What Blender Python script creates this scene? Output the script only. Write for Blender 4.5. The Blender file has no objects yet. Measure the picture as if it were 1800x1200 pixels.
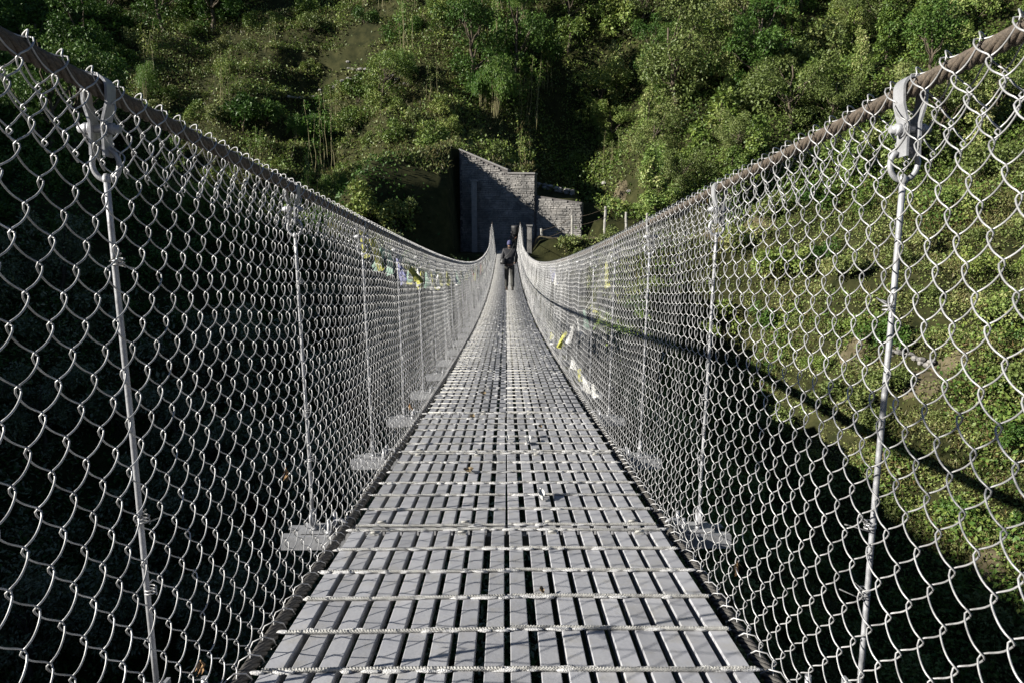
import bpy, math, random
import numpy as np

random.seed(7)
RNG = np.random.default_rng(11)
C = bpy.context.scene.collection
SC = bpy.context.scene
R = math.radians

# ------------------------------------------------------------------ camera, sky, sun, exposure
PITCH, YAW, FPX = 8.2, 0.44, 1300.0          # degrees, degrees, focal length in px of an 1800 px wide frame
cam_d = bpy.data.cameras.new('camera')
cam = bpy.data.objects.new('camera', cam_d)
C.objects.link(cam)
cam.location = (0, 0, 0)
cam.rotation_euler = (R(90 - PITCH), 0, R(-YAW))
cam_d.sensor_width = 36
cam_d.lens = 36 * FPX / 1800
cam_d.clip_start = 0.05
cam_d.clip_end = 1000
SC.camera = cam

SUN_TRAVEL = np.array([1.0, 0.31, -0.43])
SUN_TRAVEL /= np.linalg.norm(SUN_TRAVEL)
SUN_ELEV = math.asin(-SUN_TRAVEL[2])
SUN_AZ = math.atan2(-SUN_TRAVEL[0], -SUN_TRAVEL[1])
world = bpy.data.worlds.new('World')
SC.world = world
world.use_nodes = True
wn = world.node_tree
sky = wn.nodes.new('ShaderNodeTexSky')
sky.sky_type = 'NISHITA'
sky.sun_disc = False
sky.altitude = 2600
sky.air_density = 0.7
sky.dust_density = 0.3
sky.sun_elevation = SUN_ELEV
sky.sun_rotation = SUN_AZ % (2 * math.pi)
bg = wn.nodes['Background']
bg.inputs['Strength'].default_value = 0.05
wn.links.new(sky.outputs[0], bg.inputs[0])
sun_d = bpy.data.lights.new('sun', 'SUN')
sun_d.energy = 5.0
sun_d.angle = R(0.5)
sun_d.color = (1.0, 0.95, 0.86)
sun = bpy.data.objects.new('sun', sun_d)
C.objects.link(sun)
from mathutils import Vector
sun.rotation_euler = Vector(SUN_TRAVEL).to_track_quat('-Z', 'Y').to_euler()
SC.view_settings.view_transform = 'Standard'
SC.view_settings.look = 'None'
SC.view_settings.exposure = 1.2
SC.view_settings.gamma = 1.0
SC.cycles.max_bounces = 5
SC.cycles.diffuse_bounces = 1
SC.cycles.glossy_bounces = 2
SC.cycles.transmission_bounces = 3
SC.cycles.transparent_max_bounces = 4


# ------------------------------------------------------------------ helpers
def tag(o, label=None, cat=None, group=None, kind=None):
    if label: o['label'] = label
    if cat: o['category'] = cat
    if group: o['group'] = group
    if kind: o['kind'] = kind
    return o


def empty(name, loc=(0, 0, 0), rz=0.0):
    o = bpy.data.objects.new(name, None)
    C.objects.link(o)
    o.location = loc
    o.rotation_euler = (0, 0, rz)
    o.empty_display_size = 0.2
    return o


def children(o, pool={}):
    return [c for c in bpy.data.objects if c.parent is o]


def copy_tree(root, kids):
    """copy a thing, its parts and sub-parts; kids = nested list [(child, [sub, ...])]"""
    r = root.copy()
    C.objects.link(r)
    for ch, subs in kids:
        c = ch.copy()
        C.objects.link(c)
        c.parent = r
        for s in subs:
            d = s.copy()
            C.objects.link(d)
            d.parent = c
    return r


class MB:
    def __init__(self):
        self.V, self.F, self.n = [], [], 0

    def add(self, v, f, mat=0, smooth=False):
        v = np.asarray(v, dtype=np.float32).reshape(-1, 3)
        f = np.asarray(f, dtype=np.int32)
        if f.ndim == 1: f = f[None]
        self.V.append(v)
        self.F.append((f + self.n, mat, smooth))
        self.n += len(v)

    def box(self, c, s, mat=0, rot=None, jitter=0.0):
        k = np.array([[x, y, z] for x in (-.5, .5) for y in (-.5, .5) for z in (-.5, .5)]) * np.asarray(s)
        if jitter: k = k + RNG.uniform(-jitter, jitter, k.shape)
        if rot is not None: k = k @ np.asarray(rot).T
        k = k + np.asarray(c)
        self.add(k, [[0, 1, 3, 2], [4, 6, 7, 5], [0, 4, 5, 1], [2, 3, 7, 6], [0, 2, 6, 4], [1, 5, 7, 3]], mat)

    def tube(self, pts, rad, sides=8, mat=0, smooth=True, caps=True, closed=False, ref=None):
        pts = np.asarray(pts, dtype=float)
        n = len(pts)
        rad = np.broadcast_to(np.asarray(rad, dtype=float), (n,)) if np.ndim(rad) < 2 else np.asarray(rad)
        T = np.gradient(pts, axis=0)
        if closed:
            T = np.roll(pts, -1, 0) - np.roll(pts, 1, 0)
        T /= np.linalg.norm(T, axis=1)[:, None] + 1e-12
        if ref is None:
            ref = np.eye(3)[np.argmin(np.abs(T).max(0))]
        N = np.cross(T, ref)
        N /= np.linalg.norm(N, axis=1)[:, None] + 1e-12
        B = np.cross(T, N)
        a = np.arange(sides) * 2 * np.pi / sides
        rr = rad[:, None] if rad.ndim == 1 else rad
        ring = pts[:, None] + rr[..., None] * (np.cos(a)[None, :, None] * N[:, None] + np.sin(a)[None, :, None] * B[:, None])
        m = n if closed else n - 1
        i = np.arange(m)[:, None]
        j = np.arange(sides)[None]
        i2, j2 = (i + 1) % n, (j + 1) % sides
        f = np.stack([i * sides + j, i * sides + j2, i2 * sides + j2, i2 * sides + j], -1).reshape(-1, 4)
        self.add(ring.reshape(-1, 3), f, mat, smooth)
        if caps and not closed:
            base = self.n - n * sides
            self.F.append((np.arange(sides)[::-1][None] + base, mat, False))
            self.F.append((np.arange(sides)[None] + base + (n - 1) * sides, mat, False))

    def cyl(self, p0, p1, r, sides=10, mat=0, r1=None):
        self.tube([p0, p1], [r, r if r1 is None else r1], sides, mat)

    def blob(self, c, s, mat=0, rough=0.2, seg=8, rings=5):
        th = np.linspace(0, np.pi, rings + 1)
        ph = np.arange(seg) * 2 * np.pi / seg
        k = np.stack([np.sin(th)[:, None] * np.cos(ph), np.sin(th)[:, None] * np.sin(ph), np.cos(th)[:, None] * np.ones(seg)], -1)
        k = k * (1 + RNG.uniform(-rough, rough, k.shape[:2])[..., None])
        k[0] = k[0].mean(0); k[-1] = k[-1].mean(0)
        v = (k * np.asarray(s) + np.asarray(c)).reshape(-1, 3)
        i = np.arange(rings)[:, None]; j = np.arange(seg)[None]; j2 = (j + 1) % seg
        f = np.stack([i * seg + j, (i + 1) * seg + j, (i + 1) * seg + j2, i * seg + j2], -1).reshape(-1, 4)
        self.add(v, f, mat, True)

    def prism_y(self, outline, y0, y1, mat=0):
        """outline: list of (x, z) counter-clockwise seen from -y; extruded from y0 to y1"""
        n = len(outline)
        o = np.asarray(outline, float)
        v = np.concatenate([np.c_[o[:, 0], np.full(n, y0), o[:, 1]], np.c_[o[:, 0], np.full(n, y1), o[:, 1]]])
        b = self.n
        self.V.append(v.astype(np.float32)); self.n += 2 * n
        self.F.append((np.arange(n)[None] + b, mat, False))
        self.F.append((np.arange(2 * n - 1, n - 1, -1)[None] + b, mat, False))
        k = np.arange(n); k2 = (k + 1) % n
        self.F.append((np.stack([k2, k, k + n, k2 + n], -1) + b, mat, False))

    def mesh(self, name, mats):
        me = bpy.data.meshes.new(name)
        V = np.concatenate(self.V)
        me.vertices.add(len(V)); me.vertices.foreach_set('co', V.ravel())
        L = np.concatenate([f.ravel() for f, _, _ in self.F]).astype(np.int32)
        tot = np.concatenate([np.full(len(f), f.shape[1]) for f, _, _ in self.F]).astype(np.int32)
        M = np.concatenate([np.full(len(f), m) for f, m, _ in self.F]).astype(np.int32)
        S = np.concatenate([np.full(len(f), s) for f, _, s in self.F]).astype(bool)
        me.loops.add(len(L)); me.loops.foreach_set('vertex_index', L)
        me.polygons.add(len(tot))
        me.polygons.foreach_set('loop_start', np.concatenate([[0], np.cumsum(tot)[:-1]]).astype(np.int32))
        me.polygons.foreach_set('loop_total', tot)
        for m in (mats if isinstance(mats, (list, tuple)) else [mats]): me.materials.append(m)
        me.polygons.foreach_set('material_index', M)
        me.polygons.foreach_set('use_smooth', S)
        me.update(calc_edges=True)
        return me

    def build(self, name, mats, parent=None):
        o = bpy.data.objects.new(name, self.mesh(name, mats))
        C.objects.link(o)
        if parent is not None: o.parent = parent
        return o


_tab = np.random.default_rng(5).uniform(-1, 1, (64, 64))
def noise2(x, y):
    x = np.asarray(x, float); y = np.asarray(y, float)
    xi, yi = np.floor(x).astype(int), np.floor(y).astype(int)
    fx, fy = x - xi, y - yi
    fx = fx * fx * (3 - 2 * fx); fy = fy * fy * (3 - 2 * fy)
    t = lambda a, b: _tab[a % 64, b % 64]
    return (t(xi, yi) * (1 - fx) + t(xi + 1, yi) * fx) * (1 - fy) + (t(xi, yi + 1) * (1 - fx) + t(xi + 1, yi + 1) * fx) * fy


def sstep(a, b, x):
    t = np.clip((np.asarray(x, float) - a) / (b - a), 0, 1)
    return t * t * (3 - 2 * t)


# ------------------------------------------------------------------ materials
def mat(name, col, rough=0.6, metal=0.0, var=0.25, scale=20.0, bump=0.0, bscale=60.0, col2=None, spec=0.5, stretch=None):
    m = bpy.data.materials.new(name)
    m.use_nodes = True
    nt = m.node_tree
    b = nt.nodes['Principled BSDF']
    b.inputs['Roughness'].default_value = rough
    b.inputs['Metallic'].default_value = metal
    b.inputs['Specular IOR Level'].default_value = spec
    tc = nt.nodes.new('ShaderNodeTexCoord')
    src = tc.outputs['Object']
    if stretch:
        mp = nt.nodes.new('ShaderNodeMapping'); mp.inputs['Scale'].default_value = stretch
        nt.links.new(src, mp.inputs[0]); src = mp.outputs[0]
    n = nt.nodes.new('ShaderNodeTexNoise')
    n.inputs['Scale'].default_value = scale; n.inputs['Detail'].default_value = 6; n.inputs['Roughness'].default_value = 0.65
    nt.links.new(src, n.inputs['Vector'])
    cr = nt.nodes.new('ShaderNodeValToRGB')
    c2 = col2 or tuple(min(1, c * (1 + var)) for c in col)
    c1 = col if col2 else tuple(c * (1 - var) for c in col)
    cr.color_ramp.elements[0].position = 0.35; cr.color_ramp.elements[0].color = (*c1, 1)
    cr.color_ramp.elements[1].position = 0.68; cr.color_ramp.elements[1].color = (*c2, 1)
    nt.links.new(n.outputs[0], cr.inputs[0]); nt.links.new(cr.outputs[0], b.inputs['Base Color'])
    if bump:
        n2 = nt.nodes.new('ShaderNodeTexNoise'); n2.inputs['Scale'].default_value = bscale; n2.inputs['Detail'].default_value = 5
        nt.links.new(src, n2.inputs['Vector'])
        bp = nt.nodes.new('ShaderNodeBump'); bp.inputs['Strength'].default_value = bump; bp.inputs['Distance'].default_value = 0.02
        nt.links.new(n2.outputs[0], bp.inputs['Height']); nt.links.new(bp.outputs[0], b.inputs['Normal'])
    return m


def leaf_mat(name, cols, trans=0.16, rough=0.5, spec=0.35):
    """leaf colours spread leaf by leaf (random per island) and plant by plant (object random)"""
    m = bpy.data.materials.new(name)
    m.use_nodes = True
    nt = m.node_tree
    b = nt.nodes['Principled BSDF']
    out = nt.nodes['Material Output']
    b.inputs['Roughness'].default_value = rough
    b.inputs['Specular IOR Level'].default_value = spec
    g = nt.nodes.new('ShaderNodeNewGeometry')
    oi = nt.nodes.new('ShaderNodeObjectInfo')
    mx = nt.nodes.new('ShaderNodeMath'); mx.operation = 'MULTIPLY_ADD'
    mx.inputs[1].default_value = 0.40
    sc = nt.nodes.new('ShaderNodeMath'); sc.operation = 'MULTIPLY'; sc.inputs[1].default_value = 0.30
    nt.links.new(oi.outputs['Random'], sc.inputs[0])
    nt.links.new(g.outputs['Random Per Island'], mx.inputs[0]); nt.links.new(sc.outputs[0], mx.inputs[2])
    # drifts of greener and yellower growth
    nz = nt.nodes.new('ShaderNodeTexNoise'); nz.inputs['Scale'].default_value = 0.55; nz.inputs['Detail'].default_value = 4
    nt.links.new(g.outputs['Position'], nz.inputs['Vector'])
    dr = nt.nodes.new('ShaderNodeMapRange'); dr.inputs['From Min'].default_value = .32; dr.inputs['From Max'].default_value = .68; dr.inputs['To Max'].default_value = .34
    nt.links.new(nz.outputs[0], dr.inputs['Value'])
    ad = nt.nodes.new('ShaderNodeMath'); ad.operation = 'ADD'
    nt.links.new(dr.outputs[0], ad.inputs[0]); nt.links.new(mx.outputs[0], ad.inputs[1])
    mx = ad
    cr = nt.nodes.new('ShaderNodeValToRGB')
    els = cr.color_ramp.elements
    for i, c in enumerate(cols):
        p = i / (len(cols) - 1)
        e = els[i] if i < 2 else els.new(p)
        e.position = p; e.color = (*c, 1)
    nt.links.new(mx.outputs[0], cr.inputs[0])
    nt.links.new(cr.outputs[0], b.inputs['Base Color'])
    tr = nt.nodes.new('ShaderNodeBsdfTranslucent')
    nt.links.new(cr.outputs[0], tr.inputs[0])
    ms = nt.nodes.new('ShaderNodeMixShader'); ms.inputs[0].default_value = trans
    nt.links.new(b.outputs[0], ms.inputs[1]); nt.links.new(tr.outputs[0], ms.inputs[2])
    nt.links.new(ms.outputs[0], out.inputs[0])
    return m


M = {}
M['wire'] = mat('galvanised_wire', (0.40, 0.40, 0.40), rough=0.5, metal=0.5, var=0.35, scale=14)
M['slat'] = mat('galvanised_slat', (0.32, 0.325, 0.35), rough=0.5, metal=0.2, scale=4, col2=(0.44, 0.442, 0.46), bump=0.05, bscale=90)
M['rod'] = mat('galvanised_rebar', (0.24, 0.235, 0.22), rough=0.5, metal=0.2, scale=40, col2=(0.44, 0.435, 0.41), bump=0.3, bscale=400)
M['weld'] = mat('zinc_weld', (0.40, 0.40, 0.40), rough=0.6, metal=0.1, scale=120, col2=(0.62, 0.62, 0.62), bump=0.6, bscale=350)
M['steel'] = mat('galvanised_steel', (0.33, 0.335, 0.35), rough=0.45, metal=0.3, var=0.2, scale=25, bump=0.1, bscale=120)
M['cable'] = mat('weathered_cable', (0.040, 0.032, 0.024), rough=0.7, metal=0.0, scale=140, col2=(0.125, 0.098, 0.072), bump=0.25, bscale=500)
M['cable2'] = mat('weathered_main_cable', (0.035, 0.033, 0.031), rough=0.65, metal=0.1, scale=140, col2=(0.085, 0.08, 0.073), bump=0.25, bscale=500)
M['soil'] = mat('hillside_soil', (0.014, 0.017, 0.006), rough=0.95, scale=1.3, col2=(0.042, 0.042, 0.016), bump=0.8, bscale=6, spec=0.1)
M['path'] = mat('earth_path', (0.06, 0.052, 0.030), rough=0.95, scale=2.2, col2=(0.14, 0.118, 0.075), bump=0.6, bscale=9, spec=0.1)
M['stone'] = mat('grey_stone', (0.13, 0.127, 0.122), rough=0.95, scale=1.6, col2=(0.32, 0.305, 0.285), bump=0.7, bscale=14, spec=0.2)
M['mortar'] = mat('wall_mortar', (0.085, 0.08, 0.078), rough=0.95, scale=4, col2=(0.15, 0.14, 0.135), bump=0.5, bscale=20, spec=0.1)
M['shaded_stone'] = mat('stone_shade_tone', (0.022, 0.022, 0.016), rough=0.95, scale=3, col2=(0.07, 0.068, 0.055), bump=0.6, bscale=12, spec=0.1)  # darker copy of the grey stone, shade put into its colour; unused
M['concrete'] = mat('concrete', (0.19, 0.185, 0.18), rough=0.9, scale=5, col2=(0.27, 0.26, 0.25), bump=0.4, bscale=30, spec=0.2)
M['post'] = mat('whitewashed_post', (0.24, 0.23, 0.21), rough=0.85, scale=6, col2=(0.38, 0.37, 0.34), bump=0.3, bscale=30, spec=0.2)
M['bark'] = mat('bark', (0.05, 0.04, 0.028), rough=0.9, scale=5, col2=(0.12, 0.10, 0.075), bump=0.6, bscale=20, stretch=(1, 1, 0.25), spec=0.15)
M['cane'] = mat('dry_cane', (0.14, 0.13, 0.055), rough=0.7, scale=6, col2=(0.26, 0.23, 0.12), stretch=(1, 1, 0.4), spec=0.3)
M['leaf'] = leaf_mat('broad_leaf', [(0.030, 0.065, 0.012), (0.066, 0.115, 0.019), (0.114, 0.174, 0.032), (0.189, 0.232, 0.054), (0.284, 0.284, 0.096)])
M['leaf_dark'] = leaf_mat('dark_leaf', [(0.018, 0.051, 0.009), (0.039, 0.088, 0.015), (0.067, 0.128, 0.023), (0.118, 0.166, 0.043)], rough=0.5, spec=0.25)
M['leaf_olive'] = leaf_mat('olive_leaf', [(0.045, 0.068, 0.017), (0.084, 0.117, 0.027), (0.120, 0.162, 0.043), (0.188, 0.211, 0.069), (0.224, 0.194, 0.083)])
M['leaf_bamboo'] = leaf_mat('bamboo_leaf', [(0.036, 0.101, 0.016), (0.074, 0.164, 0.023), (0.131, 0.218, 0.037), (0.200, 0.257, 0.066)], trans=0.22)
M['leaf_vine'] = leaf_mat('creeper_leaf', [(0.055, 0.104, 0.023), (0.110, 0.176, 0.038), (0.178, 0.245, 0.059), (0.298, 0.320, 0.122), (0.397, 0.341, 0.162)])
M['leaf_gloss_bright'] = leaf_mat('brightened_glossy_leaf', [(0.040, 0.065, 0.022), (0.075, 0.105, 0.038), (0.11, 0.14, 0.055), (0.17, 0.18, 0.09), (0.24, 0.23, 0.13)], trans=0.1, rough=0.3, spec=0.7)  # glossy leaf with brightened colour, standing in for light in the shaded gorge
M['dead'] = leaf_mat('dead_leaf', [(0.06, 0.036, 0.016), (0.11, 0.07, 0.03), (0.17, 0.12, 0.05), (0.20, 0.16, 0.09)], trans=0.1)
M['grass'] = leaf_mat('dry_grass', [(0.055, 0.061, 0.020), (0.094, 0.099, 0.031), (0.154, 0.138, 0.053), (0.220, 0.176, 0.083)], trans=0.2)

def vary_by_piece(m, lo, hi):
    nt = m.node_tree; b = nt.nodes['Principled BSDF']
    src = b.inputs['Base Color'].links[0].from_socket
    g = nt.nodes.new('ShaderNodeNewGeometry'); oi = nt.nodes.new('ShaderNodeObjectInfo')
    ad = nt.nodes.new('ShaderNodeMath'); ad.operation = 'ADD'; fr = nt.nodes.new('ShaderNodeMath'); fr.operation = 'FRACT'
    nt.links.new(g.outputs['Random Per Island'], ad.inputs[0]); nt.links.new(oi.outputs['Random'], ad.inputs[1]); nt.links.new(ad.outputs[0], fr.inputs[0])
    mr = nt.nodes.new('ShaderNodeMapRange'); mr.inputs['To Min'].default_value = lo; mr.inputs['To Max'].default_value = hi
    nt.links.new(fr.outputs[0], mr.inputs['Value'])
    # dull yellowish stains along the strip
    tc = nt.nodes.new('ShaderNodeTexCoord'); n = nt.nodes.new('ShaderNodeTexNoise'); n.inputs['Scale'].default_value = 9; n.inputs['Detail'].default_value = 7; n.inputs['Roughness'].default_value = .75
    nt.links.new(tc.outputs['Object'], n.inputs['Vector'])
    cr = nt.nodes.new('ShaderNodeValToRGB'); cr.color_ramp.elements[0].position = .5; cr.color_ramp.elements[0].color = (1, 1, 1, 1)
    cr.color_ramp.elements[1].position = .72; cr.color_ramp.elements[1].color = (.88, .84, .74, 1)
    nt.links.new(n.outputs[0], cr.inputs[0])
    vm = nt.nodes.new('ShaderNodeVectorMath'); vm.operation = 'MULTIPLY'; v2 = nt.nodes.new('ShaderNodeVectorMath'); v2.operation = 'SCALE'
    nt.links.new(src, vm.inputs[0]); nt.links.new(cr.outputs[0], vm.inputs[1]); nt.links.new(vm.outputs[0], v2.inputs[0]); nt.links.new(mr.outputs[0], v2.inputs['Scale'])
    nt.links.new(v2.outputs[0], b.inputs['Base Color'])
vary_by_piece(M['slat'], .88, 1.12)

# ------------------------------------------------------------------ bridge profile
SLOPE0, CURV, HDECK = 0.079, 0.0019, 0.81
Y0B, Y1B = -3.4, 43.4
def zdeck(y):
    y = np.asarray(y, float)
    return -HDECK - 2 * SLOPE0 - SLOPE0 * (y - 2) + CURV * (y - 2) ** 2 + 0.0
def hrail(y):
    y = np.asarray(y, float)
    return 1.18 - 0.085 * np.sin(np.clip(y, 0, 43) / 43 * np.pi) + 0.42 * np.clip((y - 33) / 10.4, 0, 2) ** 2
def xrail(y):
    return 0.72 + 0.10 * sstep(30, 43, y)

# ------------------------------------------------------------------ terrain
_py = [-40, -14, -4.2, -2.6, -1.0, 2.5, 10, 14, 18, 22, 30, 38, 41.5, 43.2, 44.0, 48, 60, 75, 112]
_pz = [9.0, 1.5, -1.1, -1.9, -4.2, -7.6, -15.2, -18.6, -18.8, -16.0, -10.2, -4.9, -2.7, -1.5, -1.1, 1.6, 12.6, 26.6, 62.0]
_hu = [-80, 18, 30, 40, 46, 55, 62, 67, 73, 76, 81, 130]
_hv = [-6, -5.2, -4.4, -4.2, -4.2, -5.5, -5.5, -4.5, -3.2, -1.0, 3.5, 11]
WALL_Y = 47.2
WALL_A = R(-15)                                   # the wall turns its face a little to the left
def wall_line(x):
    return WALL_Y + math.tan(WALL_A) * (np.clip(x, -6, 6) - 1.78)
def wall_top(x):
    return np.interp(x, [-3.3, -3.15, 0.05, 0.06, 1.78, 1.79, 4.75], [5.45, 5.35, 4.0, 3.78, 3.74, 2.45, 1.98])
def terrain(x, y):
    x = np.asarray(x, float); y = np.asarray(y, float)
    near_end = np.exp(-(np.abs(x - 1) / 8.0) ** 4) * sstep(34, 42, y) * (1 - sstep(50, 58, y))
    near_beg = np.exp(-(np.abs(x) / 6.0) ** 4) * (1 - sstep(4, 10, y))
    q = 1 - np.clip(near_end + near_beg, 0, 1)
    w = 3.0 * noise2(x * .07 + 3.1, y * .055) + 1.3 * noise2(x * .19, y * .17 + 9.2)
    yy = y + q * w
    z = np.interp(yy, _py, _pz)
    z = z + q * (0.5 * noise2(x * .45, y * .45) + 0.22 * noise2(x * 1.1, y * 1.1))
    far = sstep(14, 26, y)
    z = z + far * 0.26 * np.clip(x - 10, 0, None) * (1 - 0.4 * sstep(50, 70, y))
    z = z + far * 0.26 * np.clip(-x - 10, 0, 40) * (1 - 0.85 * sstep(42, 56, y))
    # spur left of the wall, gully right of the bridge end, landslip scar above the wall
    z = z - 4.2 * np.exp(-((x - 12.0) / 3.4) ** 2) * sstep(22, 29, y) * (1 - sstep(41, 44.5, y))
    z = z - 7.5 * np.exp(-((x - 6.3) / 4.6) ** 2) * sstep(48, 55, y) * (1 - sstep(63, 72, y))
    z = z - 0.30 * np.clip(-x - 7, 0, 24) * sstep(47, 53, y) * (1 - sstep(72, 80, y))
    z = z - 3.0 * np.exp(-((x + 14 + (y - 60) * .3) / 3.0) ** 2) * sstep(52, 58, y) * (1 - sstep(62, 70, y))
    # hillside terraces on the left
    tm = sstep(-34, -24, x) * (1 - sstep(-10, -5, x)) * sstep(50, 54, y) * (1 - sstep(68, 74, y))
    st = z / 2.3
    fr = st - np.floor(st)
    z = z + tm * 0.75 * 2.3 * (sstep(.35, .75, fr) - fr)
    tm = sstep(13, 17, x) * (1 - sstep(32, 40, x)) * sstep(22, 25, y) * (1 - sstep(39, 43, y))
    st = (z + .5 * noise2(x * .12, y * .12)) / 1.7
    fr = st - np.floor(st)
    z = z + tm * .65 * 1.7 * (sstep(.4, .8, fr) - fr)
    # landing in front of the wall and the trail terrace
    land = sstep(-4.2, -3.2, x) * (1 - sstep(1.4, 2.2, x)) * sstep(43.0, 43.6, y) * (1 - sstep(.46, .5, y - wall_line(x)))
    z = z * (1 - land) + land * -1.12
    trail = sstep(1.4, 2.2, x) * (1 - sstep(11, 14, x)) * sstep(43.4, 44.3, y) * (1 - sstep(.46, .5, y - wall_line(x)))
    z = z * (1 - trail) + trail * (-0.25 + 0.05 * noise2(x, y))
    behind = (1 - sstep(4.7, 6.0, x)) * sstep(-4.6, -3.2, x) * sstep(.5, .68, y - wall_line(x)) * (1 - sstep(50, 55, y))
    z = np.maximum(z, behind * (wall_top(x) - 0.25 + 0.35 * (y - wall_line(x))) + (1 - behind) * -99)
    crest_z = np.interp(y, [10, 14, 18, 21, 24, 28, 34, 40, 43, 44.2], [-22, -16, -10.5, -7.2, -5.6, -4.4, -3.6, -2.9, -1.9, -1.0])  # ridge under the bridge, crest shaped to throw shade over the right slope
    ridge = crest_z - .92 * np.clip(x - 2.2, 0, None) - .75 * np.clip(2.0 - x, 0, None) + .6 * noise2(x * .6 + 2, y * .6) + .3 * noise2(x * 1.7, y * 1.7 + 5)
    z = np.where((y < 44.0), np.maximum(z, ridge), z)
    # steep earth bank left of the wall
    yb = y - .55 * (x + 3.5)
    bank = np.minimum(np.interp(yb, [42.4, 43.4, 44.2, 48.6, 50], [-2.6, .9, 2.6, 5.3, 5.4]), 5.35 + .32 * (x + 3.5))
    bank = bank + .3 - 1.1 * np.clip(-8.0 - x, 0, None)
    bm = sstep(-14, -9, x) * (1 - sstep(-3.45, -3.15, x)) * sstep(38, 40, y) * (1 - sstep(51, 54, y))
    z = np.where(bm > 0, np.maximum(z, bank * bm - 6 * (1 - bm)), z)
    # unseen spur added far left, its crest shaped to shade the gorge's left side
    u = y - 0.31 * x
    crest = np.interp(u, _hu, _hv) - 0.43 * x
    k = sstep(-52, -76, x)
    z = z * (1 - k) + np.maximum(z, crest + 0.8 * noise2(u * .2, x * .05)) * k
    return z


def ray_dir(px, py):
    cx, cy = (px - 900) / FPX, (600 - py) / FPX
    p, w = R(PITCH), R(YAW)
    d = np.array([cx, math.cos(p) + cy * math.sin(p), -math.sin(p) + cy * math.cos(p)])
    return np.array([d[0] * math.cos(w) + d[1] * math.sin(w), -d[0] * math.sin(w) + d[1] * math.cos(w), d[2]])


def hit(px, py):
    """where the line of sight through a photo pixel meets the hillside"""
    d = ray_dir(px, py)
    t = np.arange(5, 160, 0.1)
    p = d[None] * t[:, None]
    below = p[:, 2] < terrain(p[:, 0], p[:, 1])
    i = np.argmax(below) if below.any() else len(t) - 1
    q = p[i]
    return np.array([q[0], q[1], float(terrain(q[0], q[1]))])


def at(px, py, y):
    d = ray_dir(px, py)
    return d * (y / d[1])


def build_ground():
    xs = np.concatenate([np.arange(-130, -46, 2.0), np.arange(-46, 46, 0.5), np.arange(46, 110, 2.0)])
    ys = np.concatenate([np.arange(-40, -6, 2.0), np.arange(-6, 43, 0.6), np.arange(43, 50, 0.2), np.arange(50, 78, 0.6), np.arange(78, 112, 2.0)])
    X, Y = np.meshgrid(xs, ys)
    Z = terrain(X, Y)
    nx, ny = len(xs), len(ys)
    i = np.arange(ny - 1)[:, None]; j = np.arange(nx - 1)[None]
    f = np.stack([i * nx + j, i * nx + j + 1, (i + 1) * nx + j + 1, (i + 1) * nx + j], -1).reshape(-1, 4)
    mb = MB()
    mb.add(np.stack([X, Y, Z], -1).reshape(-1, 3), f, 0, True)
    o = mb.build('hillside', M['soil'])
    tag(o, kind='structure')
build_ground()


# ------------------------------------------------------------------ trail (a sheet on the terrace and up the right slope)
def ribbon(name, pts, width, material, lift=0.05):
    pts = np.asarray(pts, float)
    n = 60
    t = np.linspace(0, len(pts) - 1, n)
    P = np.stack([np.interp(t, np.arange(len(pts)), pts[:, k]) for k in range(2)], -1)
    T = np.gradient(P, axis=0); T /= np.linalg.norm(T, axis=1)[:, None]
    N = np.c_[-T[:, 1], T[:, 0]]
    cols = np.linspace(-1, 1, 9)
    wv = width * (1 + 0.25 * noise2(np.arange(n) * .4, 7))
    XY = P[:, None] + N[:, None] * cols[None, :, None] * wv[:, None, None] * .5
    Z = terrain(XY[..., 0], XY[..., 1]) + lift * (1 - np.abs(cols) ** 4)[None] * 1.5 - lift * .5 + 0.03 * noise2(XY[..., 0] * 3, XY[..., 1] * 3)
    m = 9
    i = np.arange(n - 1)[:, None]; j = np.arange(m - 1)[None]
    f = np.stack([i * m + j, i * m + j + 1, (i + 1) * m + j + 1, (i + 1) * m + j], -1).reshape(-1, 4)
    mb = MB(); mb.add(np.concatenate([XY, Z[..., None]], -1).reshape(-1, 3), f[:, ::-1], 0, True)
    return tag(mb.build(name, material), kind='structure')
ribbon('path', [(-1.0, 45.0), (1.2, 45.4), (3, 45.9), (6, 45.8), (9, 45.6), (12.5, 45.2), (16, 44.4)], 1.5, M['path'], 0.12)
BARE = []
def earth_patch(px, py, rx, ry, seed):
    """an uneven patch of bare earth lying on the slope"""
    c = hit(px, py)
    rr = np.linspace(0, 1, 8); aa = np.arange(28) * 2 * np.pi / 28
    edge = 1 + .38 * noise2(np.cos(aa) * 1.7 + seed, np.sin(aa) * 1.7 + seed * 3.3)
    X = c[0] + rx * rr[:, None] * (np.cos(aa) * edge)[None]; Y = c[1] + ry * rr[:, None] * (np.sin(aa) * edge)[None]
    Z = terrain(X, Y) + .20 * (1 - rr[:, None] ** 6) - .06 + .04 * noise2(X * 4, Y * 4)
    i = np.arange(7)[:, None]; j = np.arange(28)[None]; j2 = (j + 1) % 28
    f = np.stack([i * 28 + j, (i + 1) * 28 + j, (i + 1) * 28 + j2, i * 28 + j2], -1).reshape(-1, 4)
    mb = MB(); mb.add(np.stack([X, Y, Z], -1).reshape(-1, 3), f, 0, True)
    tag(mb.build('ground', M['path']), kind='structure')
    BARE.append((c[0], c[1], max(rx, ry) * .6))
earth_patch(1640, 664, 1.9, 1.0, 1)
earth_patch(1500, 628, .9, .7, 2)
earth_patch(1735, 1005, .6, .9, 3)
earth_patch(1090, 350, .55, 1.0, 5)


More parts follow.
